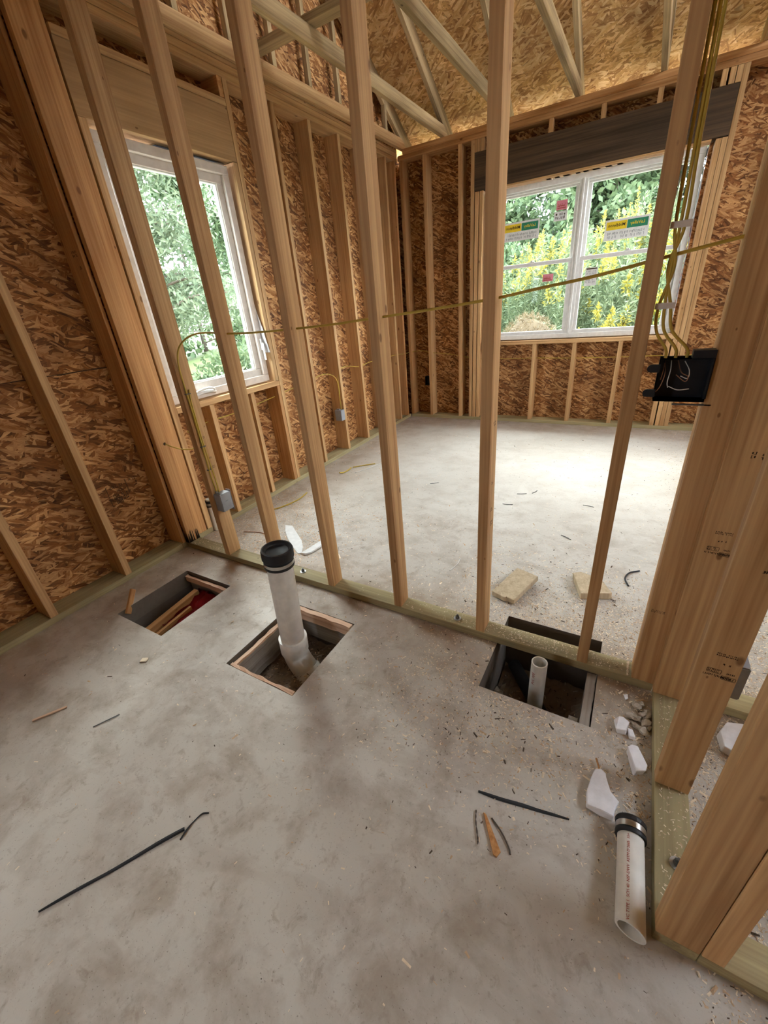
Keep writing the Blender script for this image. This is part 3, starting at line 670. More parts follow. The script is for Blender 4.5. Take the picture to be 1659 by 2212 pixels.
# stickers on the glass
def sticker(x0, x1, z0, z1, y, kind, lab):
    t = root('window_sticker', ((x0+x1)/2, y, (z0+z1)/2), lab, 'sticker', None)
    F = frame3(((x0+x1)/2, y, (z0+z1)/2), (1, 0, 0), (0, 0, 1)); w, h = x1-x0, z1-z0
    bm = bmesh.new(); bm_box(bm, -w/2, w/2, -h/2, h/2, 0, .0008)
    link('paper', to_mesh(bm, 'paper'), M['pink'] if kind == 'pink' else M['paper'], t, F)
    up_ = F @ Matrix.Translation((0, 0, .0012))
    if kind == 'store':
        for (a, b, m, s, c) in ((-w/2+.012, 0, 'stick_y', 'Middleton', 'ink'), (.003, w/2-.012, 'stick_g', 'LaValley', 'stick_y')):
            bm = bmesh.new(); bm_box(bm, a, b, .0, h/2-.016, 0, .0006); link('logo_panel', to_mesh(bm, 'lp'), M[m], t, up_)
            text_obj('logo_text', s, .034, M[c], up_ @ Matrix.Translation(((a+b)/2, h/4-.006, .0012)) @ Matrix.Scale(1, 4), t, True, .0004)
        bm = bmesh.new(); scribble_bm(bm, w*.86, h*.36, 2, .8, .009); bmesh.ops.translate(bm, verts=bm.verts, vec=(0, -h*.26, 0))
        link('small_print', to_mesh(bm, 'sp'), M['greyp'], t, up_)
    elif kind == 'pink':
        bm = bmesh.new(); bm_box(bm, -w*.4, w*.3, -h*.12, -h*.02, 0, .0005); bm_box(bm, -w*.4, w*.38, -h*.36, -h*.24, 0, .0005); scribble_bm(bm, w*.8, h*.4, 2, .7, .007)
        for v in bm.verts:
            pass
        link('small_print', to_mesh(bm, 'sp'), M['redink'], t, up_)
    elif kind == 'note':
        bm = bmesh.new(); scribble_bm(bm, w*.8, h*.7, 2, .9, .016); link('small_print', to_mesh(bm, 'sp'), M['stick_g'] if False else M['ink'], t, up_)
    else:
        bm = bmesh.new(); bm_box(bm, -w*.45, w*.45, h*.40, h*.47, 0, .0005); link('header_bar', to_mesh(bm, 'hb'), M['ink'], t, up_)
        bm = bmesh.new(); scribble_bm(bm, w*.85, h*.7, 6, .6, .006); link('small_print', to_mesh(bm, 'sp'), M['greyp'], t, up_)
ys = YF+.0995
sticker(1.055, 1.40, 1.815, 1.975, ys, 'store', 'green and yellow store sticker on the left unit of the double window')
sticker(1.985, 2.335, 1.705, 1.865, ys, 'store', 'green and yellow store sticker on the right unit of the double window')
sticker(1.545, 1.64, 2.01, 2.085, ys, 'pink', 'pink notice on the upper left glass of the double window')
sticker(1.53, 1.645, 1.925, 2.0, ys, 'note', 'white handwritten note under the upper pink notice')
sticker(1.475, 1.575, 1.425, 1.49, YF+.0695, 'pink', 'pink notice on the lower left glass of the double window')
sticker(1.868, 1.972, 1.35, 1.505, YF+.0695, 'spec', 'white specification sheet on the lower right glass')

# ------------------------------------------------------------------ pipes
def pipe_shell(name, p0, p1, r, mat, parent, wall=.005, n=40, cap0=False):
    Lh = (Vector(p1)-Vector(p0)).length
    prof = [(r-wall, Lh), (r-.0008, Lh), (r, Lh-.001), (r, 0), (r-wall, 0)]
    return lathe(name, prof, mat, axis_mw(p0, p1), parent, n, True)
# tall capped pipe in the middle pit
b0 = Vector((1.2335, -.345, -.055)); b1 = Vector((1.2650, -.345, .430)); ax = (b1-b0).normalized(); mwp = axis_mw(b0, b1)
tp = root('drain_pipe', b0, 'tall white drain pipe with black rubber cap standing in the middle pit', 'pipe')
pipe_shell('pipe', b0, b1, .0555, M['pvc'], tp)
Lp = (b1-b0).length
lathe('cap', [(.0001, Lp+.040), (.030, Lp+.040), (.046, Lp+.047), (.052, Lp+.057), (.058, Lp+.060), (.064, Lp+.058), (.067, Lp+.05), (.067, Lp+.018), (.062, Lp+.012), (.0605, Lp+.01), (.0605, Lp-.012), (.064, Lp-.014), (.064, Lp-.024), (.057, Lp-.026)], M['rubber'], mwp, tp, 56)
bm = lathe_bm([(.0608, Lp-.011), (.0638, Lp-.011), (.0638, Lp+.004), (.0608, Lp+.004), (.0608, Lp-.011)], 56)
bm_box(bm, .058, .082, -.010, .012, Lp-.013, Lp+.008)
bm_tube(bm, [Vector((.072, -.018, Lp-.002)), Vector((.072, .02, Lp-.002))], .005, 8)
bmesh.ops.recalc_face_normals(bm, faces=bm.faces)
me = to_mesh(bm, 'clamp'); me.set_sharp_from_angle(angle=R(35)); link('hose_clamp', me, M['steel'], tp, mwp @ Matrix.Rotation(R(-15), 4, 'Z'))
# 45 degree elbow with bell ends
bm = bmesh.new()
pts = [b0+ax*.045, b0+ax*.0, b0+ax*(-.035)]
dirp = Vector((.62, -.05, -.78)).normalized()
e0 = pts[-1]
for i in range(1, 6):
    t = i/5; d = (-ax).lerp(dirp, t).normalized(); pts.append(pts[-1]+d*.02)
pts += [pts[-1]+dirp*.03, pts[-1]+dirp*.075]
bm_tube(bm, pts, [.066, .066, .0655]+[.060]*5+[.0605, .0605], 40)
bmesh.ops.recalc_face_normals(bm, faces=bm.faces)
link('elbow', to_mesh(bm, 'elbow'), M['pvc'], tp)
bm = bmesh.new(); q = pts[-1]
bm_tube(bm, [q-dirp*.05, q+dirp*.09], .0675, 36); link('lower_hub', to_mesh(bm, 'hub'), M['pvc'], tp)
# small open pipe in the pit under the partition
sp_ = root('drain_pipe', (2.296, -.105, -.28), 'short open white pipe stub in the pit under the partition', 'pipe')
pipe_shell('pipe', (2.296, -.105, -.28), (2.296, -.105, .078), .0295, M['pvc'], sp_, .0045)
me_ = text_obj('pipe_print', 'PVC PIPE', .016, M['redink'], Matrix.Translation((2.296, -.105, .01)) @ Matrix.Rotation(R(-25), 4, 'Z') @ frame3((0, -.0299, 0), (0, 0, 1), (-1, 0, 0)), sp_)
# loose pipe lying beside the short wall
pa = Vector((2.628, -.768, .032)); pb = Vector((2.621, -.540, .034)); pm = axis_mw(pa, pb)
lp = root('loose_pipe', pa, 'short white pipe lying by the short wall with a black rubber coupling', 'pipe')
bm = lathe_bm([(.0255, .2285), (.0305, .2285), (.031, .227), (.031, 0), (.0265, 0), (.0255, 0), (.0255, .2285)], 44)
xd = pm.inverted().to_3x3() @ Vector((1, 0, 0))
for v in bm.verts:
    if v.co.z < .01: v.co.z -= .24*v.co.to_3d().dot(xd)
bmesh.ops.remove_doubles(bm, verts=bm.verts, dist=1e-6); bmesh.ops.recalc_face_normals(bm, faces=bm.faces)
me = to_mesh(bm, 'pipe'); me.set_sharp_from_angle(angle=R(35)); link('pipe', me, M['pvc'], lp, pm)
lathe('coupling', [(.0305, .20), (.036, .20), (.037, .203), (.037, .209), (.0345, .212), (.0345, .228), (.037, .231), (.0375, .24), (.035, .244), (.0255, .244), (.0255, .2), (.0305, .2)], M['rubber'], pm, lp, 48)
bm = lathe_bm([(.0346, .2125), (.0362, .2125), (.0362, .2275), (.0346, .2275), (.0346, .2125)], 48); bm_box(bm, .034, .042, -.006, .006, .214, .226)
bmesh.ops.recalc_face_normals(bm, faces=bm.faces); me = to_mesh(bm, 'c'); me.set_sharp_from_angle(angle=R(35)); link('hose_clamp', me, M['steel'], lp, pm @ Matrix.Rotation(R(0), 4, 'Z'))
cu_txt = text_obj('pipe_print', 'VC TYPE 1  SCH 40  NSF-DWV  ASTM D 2665  15+', .0088, M['redink'], frame3((0, 0, 0), (1, 0, 0), (0, 1, 0)), lp)
cu_txt.matrix_world = pm
for v in cu_txt.data.vertices:                       # wrap the print round the pipe
    s, t_ = v.co.x, v.co.y
    k = t_/.031+R(0)
    base = -xd*0+Vector((0, 0, 0))
    upl = (pm.inverted().to_3x3() @ Vector((0, 0, 1))).normalized(); sdl = xd.normalized()
    ang = -.30-k
    v.co = (upl*math.cos(ang)+sdl*math.sin(ang))*(.0313+v.co.z) + Vector((0, 0, .1+s*.98))
# capped pipe beside the corner
cp = root('drain_pipe', (-.01, .262, -.02), 'white pipe with two black bands in the gap of the corner plate', 'pipe')
pipe_shell('pipe', (-.01, .262, -.02), (-.02, .275, .235), .032, M['pvc'], cp)
mwq = axis_mw((-.01, .262, -.02), (-.02, .275, .235))
lathe('coupling', [(.032, .20), (.0365, .20), (.0365, .208), (.034, .21), (.034, .228), (.0365, .23), (.0365, .245), (.03, .247)], M['rubber'], mwq, cp, 32)
lathe('hose_clamp', [(.0342, .211), (.036, .211), (.036, .226), (.0342, .226)], M['steel'], mwq, cp, 32)

# ------------------------------------------------------------------ timber left in the pits
L(lumber('form_board', 2.462, 2.4925, -.243, .001, -.12, -.004, M['oldform'], axis='y', rag=.0015), 'worm-eaten board along the right side of the partition pit', 'board')
L(lumber('form_board', 2.425, 2.455, -.243, -.205, -.29, -.03, M['oldform'], rag=.001), 'upright stake in the corner of the partition pit', 'board')
L(lumber('form_board', 1.100, 1.118, -.60, -.19, -.17, -.028, M['oldform'], axis='y', rag=.0035), 'rough grey board along the left side of the middle pit', 'board')
L(lumber('form_board', 1.097, 1.116, -.585, -.20, -.030, -.016, M['splinter'], axis='y', rag=.003), 'pale split edge lying on the rough grey board of the middle pit', 'board')
L(lumber('form_board', 1.10, 1.462, -.604, -.588, -.10, -.004, M['splinter'], axis='x', rag=.003), 'thin splintered board at the near edge of the middle pit', 'board')
L(lumber('form_board', 1.09, 1.46, -.195, -.168, -.05, .004, M['splinter'], axis='x', rag=.0035), 'raw split board lying along the far edge of the middle pit', 'board')
L(lumber('form_board', 1.09, 1.462, -.178, -.163, -.17, -.052, M['oldform'], axis='x'), 'grey form board below the split board in the middle pit', 'board')
L(beam('wood_stick', (1.155, -.335, -.175), (1.115, -.235, -.03), .010, .006, M['splinter']), 'thin pale stick leaning in the middle pit', 'stick')
L(lumber('form_board', .262, .632, -.222, -.204, -.055, -.022, M['splinter'], axis='x', rag=.003), 'pale split board at the far side of the pit nearest the corner', 'board')
L(lumber('form_board', .262, .637, -.204, -.198, -.17, -.055, M['oldform'], axis='x'), 'grey form board under the split board of the corner pit', 'board')
L(beam('form_board', (.372, -.61, -.135), (.36, -.235, -.105), .034, .05, M['spf_red']), 'brown board lying along the bottom of the corner pit', 'board')
L(beam('form_board', (.445, -.62, -.135), (.43, -.34, -.118), .018, .026, M['spf_red']), 'second thinner board on the red plastic in the corner pit', 'board')
bm = bmesh.new(); n = 12; G = [[bm.verts.new((.36+.265*i/n, -.50+.28*j/n, -.138+.03*noise.noise(Vector((i*.6, j*.6, 5)))+.11*max(0, (j/n-.55)))) for j in range(n+1)] for i in range(n+1)]
for i in range(n):
    for j in range(n): bm.faces.new((G[i][j], G[i+1][j], G[i+1][j+1], G[i][j+1])).smooth = True
bmesh.ops.solidify(bm, geom=list(bm.faces), thickness=.001)
tag(link('plastic_sheet', to_mesh(bm, 'ps'), M['plastic_red']), 'crumpled red plastic sheet in the corner pit', 'sheet')
tube('black_hose', [(2.40, -.235, -.26), (2.36, -.12, -.255), (2.30, -.03, -.26), (2.22, .08, -.27), (2.15, .17, -.27)], .03, M['rubber'], n=14, label='black corrugated hose in the bottom of the partition pit', cat='hose')
def wedge(name, pts, z0, h, mat, label, cat, jag=.0, mw=None, parent=None, bev=.002, tilt=None):
    bm = bmesh.new(); a = [bm.verts.new((x, y, z0)) for x, y in pts]; b = [bm.verts.new((x+random.uniform(-jag, jag), y+random.uniform(-jag, jag), z0+h+random.uniform(-jag, jag))) for x, y in pts]
    bm.faces.new(a[::-1]); bm.faces.new(b); n = len(pts)
    for k in range(n): bm.faces.new((a[k], a[(k+1) % n], b[(k+1) % n], b[k]))
    bmesh.ops.recalc_face_normals(bm, faces=bm.faces)
    if bev: bmesh.ops.bevel(bm, geom=list(bm.edges), offset=bev, segments=1, affect='EDGES')
    c = Vector((sum(p[0] for p in pts)/n, sum(p[1] for p in pts)/n, z0)); bmesh.ops.translate(bm, verts=bm.verts, vec=-c)
    mm = Matrix.Translation(c)
    if tilt: mm = mm @ Euler(tilt).to_matrix().to_4x4()
    return tag(link(name, to_mesh(bm, name), mat, parent, mm), label, cat)
beam('wood_scrap', (.262, -.585, -.03), (.225, -.50, .065), .012, .035, M['spf_red'])['label'] = 'offcut propped on the rim of the corner pit'
bpy.data.objects['wood_scrap']['category'] = 'offcut'

# ------------------------------------------------------------------ electrical
def devbox(name, x0, x1, y0, y1, z0, z1, wall, open_face, mat, label, xf=None):
    """box with one open face: '-y' or '+x' or 'none'"""
    t = root(name, ((x0+x1)/2, (y0+y1)/2, z0), label, 'electrical box', mw=xf)
    bm = bmesh.new(); bm_box(bm, x0, x1, y0, y1, z0, z1)
    if open_face == '-y':
        bm.faces.ensure_lookup_table(); f = min(bm.faces, key=lambda f: f.calc_center_median().y)
        bmesh.ops.inset_region(bm, faces=[f], thickness=wall, depth=0)
        r_ = bmesh.ops.extrude_face_region(bm, geom=[f]); vs = [v for v in r_['geom'] if isinstance(v, bmesh.types.BMVert)]
        bmesh.ops.translate(bm, verts=vs, vec=(0, (y1-y0)*.85, 0)); bmesh.ops.delete(bm, geom=[f], context='FACES_ONLY')
    elif open_face == '+x':
        f = max(bm.faces, key=lambda f: f.calc_center_median().x)
        bmesh.ops.inset_region(bm, faces=[f], thickness=wall, depth=0)
        r_ = bmesh.ops.extrude_face_region(bm, geom=[f]); vs = [v for v in r_['geom'] if isinstance(v, bmesh.types.BMVert)]
        bmesh.ops.translate(bm, verts=vs, vec=(-(x1-x0)*.85, 0, 0)); bmesh.ops.delete(bm, geom=[f], context='FACES_ONLY')
    else: bmesh.ops.bevel(bm, geom=list(bm.edges), offset=.003, segments=2, affect='EDGES')
    bmesh.ops.recalc_face_normals(bm, faces=bm.faces)
    link('box_body', to_mesh(bm, 'bb'), mat, t, xf); return t
gb = devbox('outlet_box', .4315, .487, .006, .082, .345, .452, .003, 'none', M['greybox'], 'grey single box with yellow cables on the corner partition stud')
bm = bmesh.new(); bm_box(bm, .436, .446, .02, .04, .452, .466); bm_box(bm, .455, .476, .02, .032, .452, .458); bm_box(bm, .45, .487, .0825, .0845, .33, .46); link('clamp_lugs', to_mesh(bm, 'l'), M['greybox'], gb)
bm = bmesh.new(); scribble_bm(bm, .022, .005, 1, .9, .0028); link('box_mark', to_mesh(bm, 'm'), M['ink'], gb, frame3((.4874, .045, .405), (0, 1, 0), (0, 0, 1)))
g2 = devbox('outlet_box', -.068, -.004+.012, 1.945, 2.010, .350, .455, .003, 'none', M['greybox'], 'small grey box on the outside wall stud past the window', ML)
bm = bmesh.new(); bm_box(bm, -.055, -.02, 1.96, 1.98, .455, .466); link('clamp_lugs', to_mesh(bm, 'l'), M['greybox'], g2, ML)
devbox('outlet_box', .150, .219, YF+.03, YF+.095, .40, .51, .003, '-y', M['blackbox'], 'dark box low on the far wall near the corner')
devbox('outlet_box', XR+.040, XR+.112, -.342, -.285, .40, .505, .003, 'none', M['greybox'], 'blue grey box at the right frame edge behind the stamped stud')
sw = devbox('switch_box', 2.489, 2.6015, -.014, .058, 1.052, 1.158, .0035, '-y', M['blackbox'], 'black two-gang switch box with bare copper wires')
for z in (1.073, 1.136):
    bm = bmesh.new(); pr = []
    for k in range(9):
        a = R(90+k*22.5); pr.append((2.472+.010*math.cos(a), z+.010*math.sin(a)))
    pr = [(2.491, z+.010)]+pr+[(2.491, z-.010)]
    a = [bm.verts.new((x, -.0145, zz)) for x, zz in pr]; b = [bm.verts.new((x, -.011, zz)) for x, zz in pr]
    bm.faces.new(a); bm.faces.new(b[::-1])
    for k in range(len(pr)): bm.faces.new((a[k], a[(k+1) % len(pr)], b[(k+1) % len(pr)], b[k]))
    bmesh.ops.recalc_face_normals(bm, faces=bm.faces); link('mounting_ear', to_mesh(bm, 'ear'), M['blackbox'], sw)
bm = bmesh.new(); bm_box(bm, 2.556, 2.604, -.006, .03, 1.158, 1.178); bm_box(bm, 2.597, 2.604, -.010, .03, 1.06, 1.16); link('nail_bracket', to_mesh(bm, 'nb'), M['blackbox'], sw)
bm = bmesh.new(); bm_box(bm, 2.535, 2.62, .0, .004, 1.040, 1.044); link('nail', to_mesh(bm, 'nl'), M['nail'], sw)
wires = [[(2.502, .03, 1.15), (2.505, .0, 1.12), (2.50, -.004, 1.09), (2.492, -.006, 1.075)], [(2.515, .03, 1.15), (2.516, .005, 1.13), (2.514, -.002, 1.10), (2.518, .004, 1.085)],
         [(2.53, .03, 1.15), (2.54, .0, 1.125), (2.556, -.004, 1.115), (2.552, -.002, 1.102), (2.53, .004, 1.118)], [(2.545, .03, 1.148), (2.556, .0, 1.13), (2.556, -.003, 1.11), (2.54, .002, 1.115)],
         [(2.50, .02, 1.145), (2.50, .0, 1.13), (2.498, .002, 1.105)], [(2.52, .02, 1.085), (2.54, .0, 1.08), (2.565, .004, 1.082)]]
for i, w_ in enumerate(wires): tube('wire', w_, .0012, M['copper' if i % 2 == 0 else 'whitewire'], sw, n=6)
# three cables coming down to the switch box
def cable(name, pts, lab, r=.0036, group=None): return tube(name, pts, r, M['yellow'], None, 8, label=lab, cat='cable', group=group)
xa = (2.4560, 2.4635, 2.472)
for i in range(3):
    x = xa[i]; e = (2.500, 2.522, 2.546)[i]
    cable('electric_cable', [(x, .03+.004*i, 2.64), (x, .03, 2.2), (x+.001*i, .028, 1.95), ((2.460, 2.471, 2.478)[i], .026, 1.62), (2.464+.0095*i, .022, 1.455), (2.472+.006*(1-i), .024, 1.37), (2.462+.0125*i, .022, 1.283), (2.467+.017*i, .024, 1.225), (e-.004, .022, 1.18), (e, .02, 1.155)],
          ('left', 'middle', 'right')[i] + ' one of the three yellow cables hanging down to the black switch box')
for z, lab in ((1.455, 'upper white cable spacer on the partition stud above the switch box'), (1.283, 'lower white cable spacer just above the switch box')):
    bm = bmesh.new(); bm_box(bm, 2.4535, 2.497, .014, .019, z-.007, z+.007)
    for k in range(4): bm_box(bm, 2.462+.0105*k-.0012, 2.462+.0105*k+.0012, .019, .028, z-.006, z+.006)
    bmesh.ops.bevel(bm, geom=list(bm.edges), offset=.0006, segments=1, affect='EDGES'); tag(link('cable_spacer', to_mesh(bm, 'cs'), M['vinyl_dim']), lab, 'spacer')
# long cable through the partition studs
cable('electric_cable', [(2.62, .045, 1.418), (2.52, .04, 1.402), (2.434, .04, 1.388), (2.30, .04, 1.366), (2.16, .04, 1.350), (2.027, .04, 1.334), (1.82, .04, 1.319), (1.62, .04, 1.308), (1.42, .04, 1.297), (1.22, .04, 1.291), (1.01, .04, 1.288), (.81, .04, 1.291), (.72, .04, 1.300), (.62, .036, 1.300), (.53, .03, 1.277), (.465, .024, 1.228), (.440, .020, 1.14), (.438, .024, .95), (.4375, .024, .74), (.443, .02, .55), (.4425, .028, .458)], 'long yellow cable drilled through every partition stud to the grey box', .0042)
cable('electric_cable', [(.4370, .040, 1.04), (.4375, .034, .95), (.4385, .034, .74), (.452, .034, .56), (.4535, .034, .458)], 'second yellow cable running up the corner partition stud', .0036)
for i, z in enumerate((1.02, .735, .60)):
    bm = bmesh.new(); bm_box(bm, .431, .4445, .012, .042, z-.002, z+.002); tag(link('cable_staple', to_mesh(bm, 'st'), M['nail']), ('top', 'middle', 'lowest')[i] + ' staple holding the yellow cables to the corner partition stud', 'staple')
cable('electric_cable', [(.0375, .056, .709), (.07, .07, .690), (.12, .11, .664), (.15, .17, .658), (.12, .22, .68), (.0, .26, .71), (-.07, .31, .716), (-.07, .47, .730), (-.07, .67, .731), (-.07, .86, .740), (-.07, 1.14, .762), (-.07, 1.30, .778), (-.07, 1.62, .803), (-.07, 1.74, .822), (-.065, 1.86, .818), (-.05, 1.945, .775), (-.045, 1.975, .70), (-.045, 1.975, .58), (-.04, 1.972, .46)], 'yellow cable from the corner post under the single window to the small grey box')
cable('electric_cable', [(-.045, 1.985, .60), (-.045, 1.985, .72), (-.06, 2.03, .80), (-.07, 2.12, .838), (-.07, 2.25, .83), (-.07, 2.41, .802), (-.07, 2.62, .815), (-.07, 2.85, .812), (-.07, 3.24, .812), (-.07, 3.42, .797), (-.04, 3.53, .80), (.10, 3.575, .812), (.23, 3.58, .787), (.45, 3.58, .765), (.65, 3.58, .735), (.86, 3.575, .700), (1.45, 3.575, .700), (1.85, 3.575, .692), (2.27, 3.575, .694), (2.70, 3.575, .70), (3.2, 3.575, .70)], 'yellow cable running round the far corner at knee height')

# ------------------------------------------------------------------ stamps and bolts
def stamp(parent_name_obj, mw, items, label='black grade stamp'):
    bm = bmesh.new()
    for (x, y, w, h, rows, gl, box) in items:
        b2 = bmesh.new(); scribble_bm(b2, w, h, rows, .85, gl)
        if box:
            for (a, b, c, d) in ((-w/2, w/2, h/2, h/2+.001), (-w/2, w/2, -h/2-.001, -h/2), (-w/2-.001, -w/2, -h/2, h/2), (w/2, w/2+.001, -h/2, h/2)): bm_box(b2, a, b, c, d, 0, .0001)
        bmesh.ops.translate(b2, verts=b2.verts, vec=(x, y, 0)); me = bpy.data.meshes.new('t'); b2.to_mesh(me); b2.free(); bm.from_mesh(me)
    return tag(link('grade_stamp', to_mesh(bm, 'stamp'), M['ink'], parent_name_obj, mw), label)
so = {o['label']: o for o in bpy.data.objects if 'label' in o}
s_end = so['broad stamped stud closing the short wall against the partition']; s_mid = so['middle stud of the short wall, stamped, with a grey box on its far side']; s_A = so[PS['A'][1]]; s_E = so[PS['E'][1]]; s_flat = so['flat end board of the partition, left of the short wall']
full = [(0, .060, .042, .011, 2, .0030, False), (.004, .034, .026, .008, 1, .005, False), (-.014, .008, .026, .011, 2, .003, True), (.018, .008, .018, .007, 1, .003, False), (-.002, -.006, .060, .009, 1, .003, False), (.016, -.006, .026, .010, 1, .003, True)]
stamp(s_end, frame3((XR+.048, -T-.0006, .64), (1, 0, -.02), (.02, 0, 1)), full)
stamp(s_end, frame3((XR+.055, -T-.0006, .93), (1, 0, 0), (0, 0, 1)), [(0, 0, .012, .02, 2, .005, False), (.022, -.003, .014, .018, 2, .005, False)])
stamp(s_mid, frame3((XR+.050, -.3806, .50), (1, 0, -.02), (.02, 0, 1)), full)
stamp(s_mid, frame3((XR+.058, -.3806, .80), (1, 0, 0), (0, 0, 1)), [(0, 0, .012, .018, 2, .005, False)])
stamp(s_flat, frame3((XR-.045, -.0006, .36), (1, 0, 0), (0, 0, 1)), [(0, 0, .04, .012, 3, .003, False)])
stamp(s_A, frame3((PS['A'][0]+T+.0006, .055, .66), (0, 1, 0), (0, 0, 1)), [(0, 0, .030, .010, 2, .004, False), (0, .12, .016, .014, 2, .004, False), (0, -.055, .03, .012, 2, .004, True)])
stamp(s_E, frame3((PS['E'][0]+T+.0006, .045, .62), (0, 1, 0), (0, 0, 1)), [(0, 0, .03, .018, 2, .005, False), (-.002, .11, .024, .014, 2, .005, False), (.005, -.06, .028, .018, 2, .004, True), (0, .33, .03, .02, 2, .006, False)])
stamp(so['broad outside wall stud at the corner, facing the near room'], ML @ frame3((-.05, -.0228, 1.70), (1, 0, 0), (0, 0, 1)), [(0, 0, .05, .03, 2, .007, False), (.01, -.06, .03, .02, 1, .007, False)])
es = so['end stud of the partition with dark stains at its foot']; bm = bmesh.new()
for k in range(26):
    y = random.uniform(.004, .077); h = random.uniform(.01, .085)*(1.2-abs(y-.04)*9); w = random.uniform(.002, .007)
    bm.faces.new([bm.verts.new(v) for v in ((T+.0006, y-w, T), (T+.0006, y+w, T), (T+.0006, y+w*.4, T+abs(h)), (T+.0006, y-w*.3, T+abs(h)*.9))])
    x = random.uniform(.004, T-.004); h = random.uniform(.02, .12)
    bm.faces.new([bm.verts.new(v) for v in ((x-w*.6, -.0006, T), (x+w*.6, -.0006, T), (x+w*.2, -.0006, T+h), (x-w*.2, -.0006, T+h))])
tag(link('dark_stain', to_mesh(bm, 'stain'), M['ink'], es), 'black mould stain')
lathe('drill_hole', [(.0001, .0), (.009, .0), (.0092, -.0004)], M['ink'], frame3((T+.0008, .053, .709), (0, 1, 0), (0, 0, 1)), es, 20)
# strand board stamp, date lettering
osbw = bpy.data.objects['wall_left']
OM = ML @ frame3((-WD+.0008, -.215, .48), (0, 1, .02), (0, -.02, 1))
for s, x, y, sz in (('DEC 21', 0, .035, .024), ('2021', .012, .008, .02), ('A 12', .10, .045, .022), ('8', .12, .02, .02)):
    text_obj('panel_stamp', s, sz, M['ink'], OM @ Matrix.Translation((x, y, 0)), osbw, bold=.0004)
bm = bmesh.new(); bm_box(bm, -.062, -.059, -.075, .05, 0, .0004); bm_box(bm, .056, .059, -.03, .06, 0, .0004); bm_box(bm, .061, .063, -.03, .06, 0, .0004)
for i in range(5): bm_box(bm, -.03+.008*i, -.026+.008*i, -.07, -.03, 0, .0004)
b2 = bmesh.new(); scribble_bm(b2, .09, .05, 3, .8, .009); bmesh.ops.translate(b2, verts=b2.verts, vec=(.005, -.035, 0)); me = bpy.data.meshes.new('t'); b2.to_mesh(me); b2.free(); bm.from_mesh(me)
link('panel_stamp', to_mesh(bm, 'os'), M['ink'], osbw, OM)
bm = bmesh.new()
y = -1.9
while y < -.03:                                        # dark joint between two sheets
    d = random.uniform(.03, .07); bm_box(bm, -WD, -WD+.0008, y, y+d, 1.164+random.uniform(-.002, .002), 1.168+random.uniform(0, .002)); y += d
link('panel_joint', to_mesh(bm, 'pj'), M['ink'], osbw, ML)
def anchor(x, y, lab):
    t = root('anchor_bolt', (x, y, T), lab, 'bolt', 'anchor bolts')
    lathe('washer', [(.006, .0), (.0165, .0), (.0165, .0025), (.006, .0025)], M['zinc'], Matrix.Translation((x, y, T+.0005)), t, 24, True)
    lathe('nut', [(.0001, .012), (.008, .012), (.0095, .010), (.0095, .0)], M['nail'], Matrix.Translation((x, y, T+.003)), t, 6)
    lathe('bolt_end', [(.0001, .02), (.0045, .02), (.005, .0)], M['nail'], Matrix.Translation((x, y, T+.003)), t, 12)
anchor(.985, .045, 'anchor bolt in the partition plate beside the tall pipe')
anchor(1.91, .038, 'anchor bolt in the partition plate left of the fifth stud')
anchor(2.722, -.58, 'anchor bolt in the short wall plate behind the nearest stud')

# ------------------------------------------------------------------ loose things on the slab
def strip(name, pts, wid, mat, label, cat, th=.002, z=.001):
    P = smooth_path([(x, y, 0) for x, y in pts], 6); n = len(P); bm = bmesh.new(); A = []
    for i, p in enumerate(P):
        t = (P[min(i+1, n-1)]-P[max(i-1, 0)]).normalized(); s = Vector((-t.y, t.x, 0)); f = i/(n-1)
        w = wid(f) if callable(wid) else wid; h = z+.002+.002*math.sin(f*9)
        A.append([bm.verts.new(p+s*w+Vector((0, 0, z))), bm.verts.new(p+s*w*.5+Vector((0, 0, h+th))), bm.verts.new(p-s*w*.5+Vector((0, 0, h+th))), bm.verts.new(p-s*w+Vector((0, 0, z)))])
    for a, b in zip(A, A[1:]):
        for k in range(4): bm.faces.new((a[k], a[(k+1) % 4], b[(k+1) % 4], b[k]))
    bm.faces.new(A[0]); bm.faces.new(A[-1][::-1]); bmesh.ops.recalc_face_normals(bm, faces=bm.faces)
    return tag(link(name, to_mesh(bm, name), mat), label, cat)
strip('rubber_strip', [(1.308, -1.426), (1.355, -1.345), (1.40, -1.27), (1.447, -1.185), (1.489, -1.116)], lambda f: .0012+.0046*math.sin(min(1, f*1.15+.05)*math.pi*.62), M['blackstrip'], 'long black tapered strip on the slab at lower left', 'strip', .003)
strip('plastic_sliver', [(1.503, -1.141), (1.498, -1.11), (1.497, -1.09), (1.503, -1.065), (1.52, -1.052)], .0015, M['blackstrip'], 'thin curved grey sliver at the end of the long black strip', 'strip')
strip('rubber_strip', [(2.226, -.619), (2.28, -.612), (2.35, -.598), (2.41, -.588), (2.476, -.576)], lambda f: .001+.0052*math.sin(math.pi*min(1, .12+f*.86)), M['blackstrip'], 'short black strip on the slab between the pits and the pipe', 'strip', .003)
wedge('plastic_tape', [(.441, .489), (.500, .497), (.60, .43), (.70, .36), (.763, .296), (.806, .232), (.78, .228), (.68, .285), (.595, .342), (.50, .42)], .002, .002, M['paper'], 'white plastic tape lying just past the partition plate', 'tape', .0015, bev=0)
wedge('plastic_tape', [(.808, .226), (.822, .262), (.828, .33), (.833, .405), (.871, .375), (.875, .33), (.862, .262), (.84, .228)], .003, .010, M['paper'], 'curled end of white tape beside the third partition stud', 'tape', .003, bev=0)
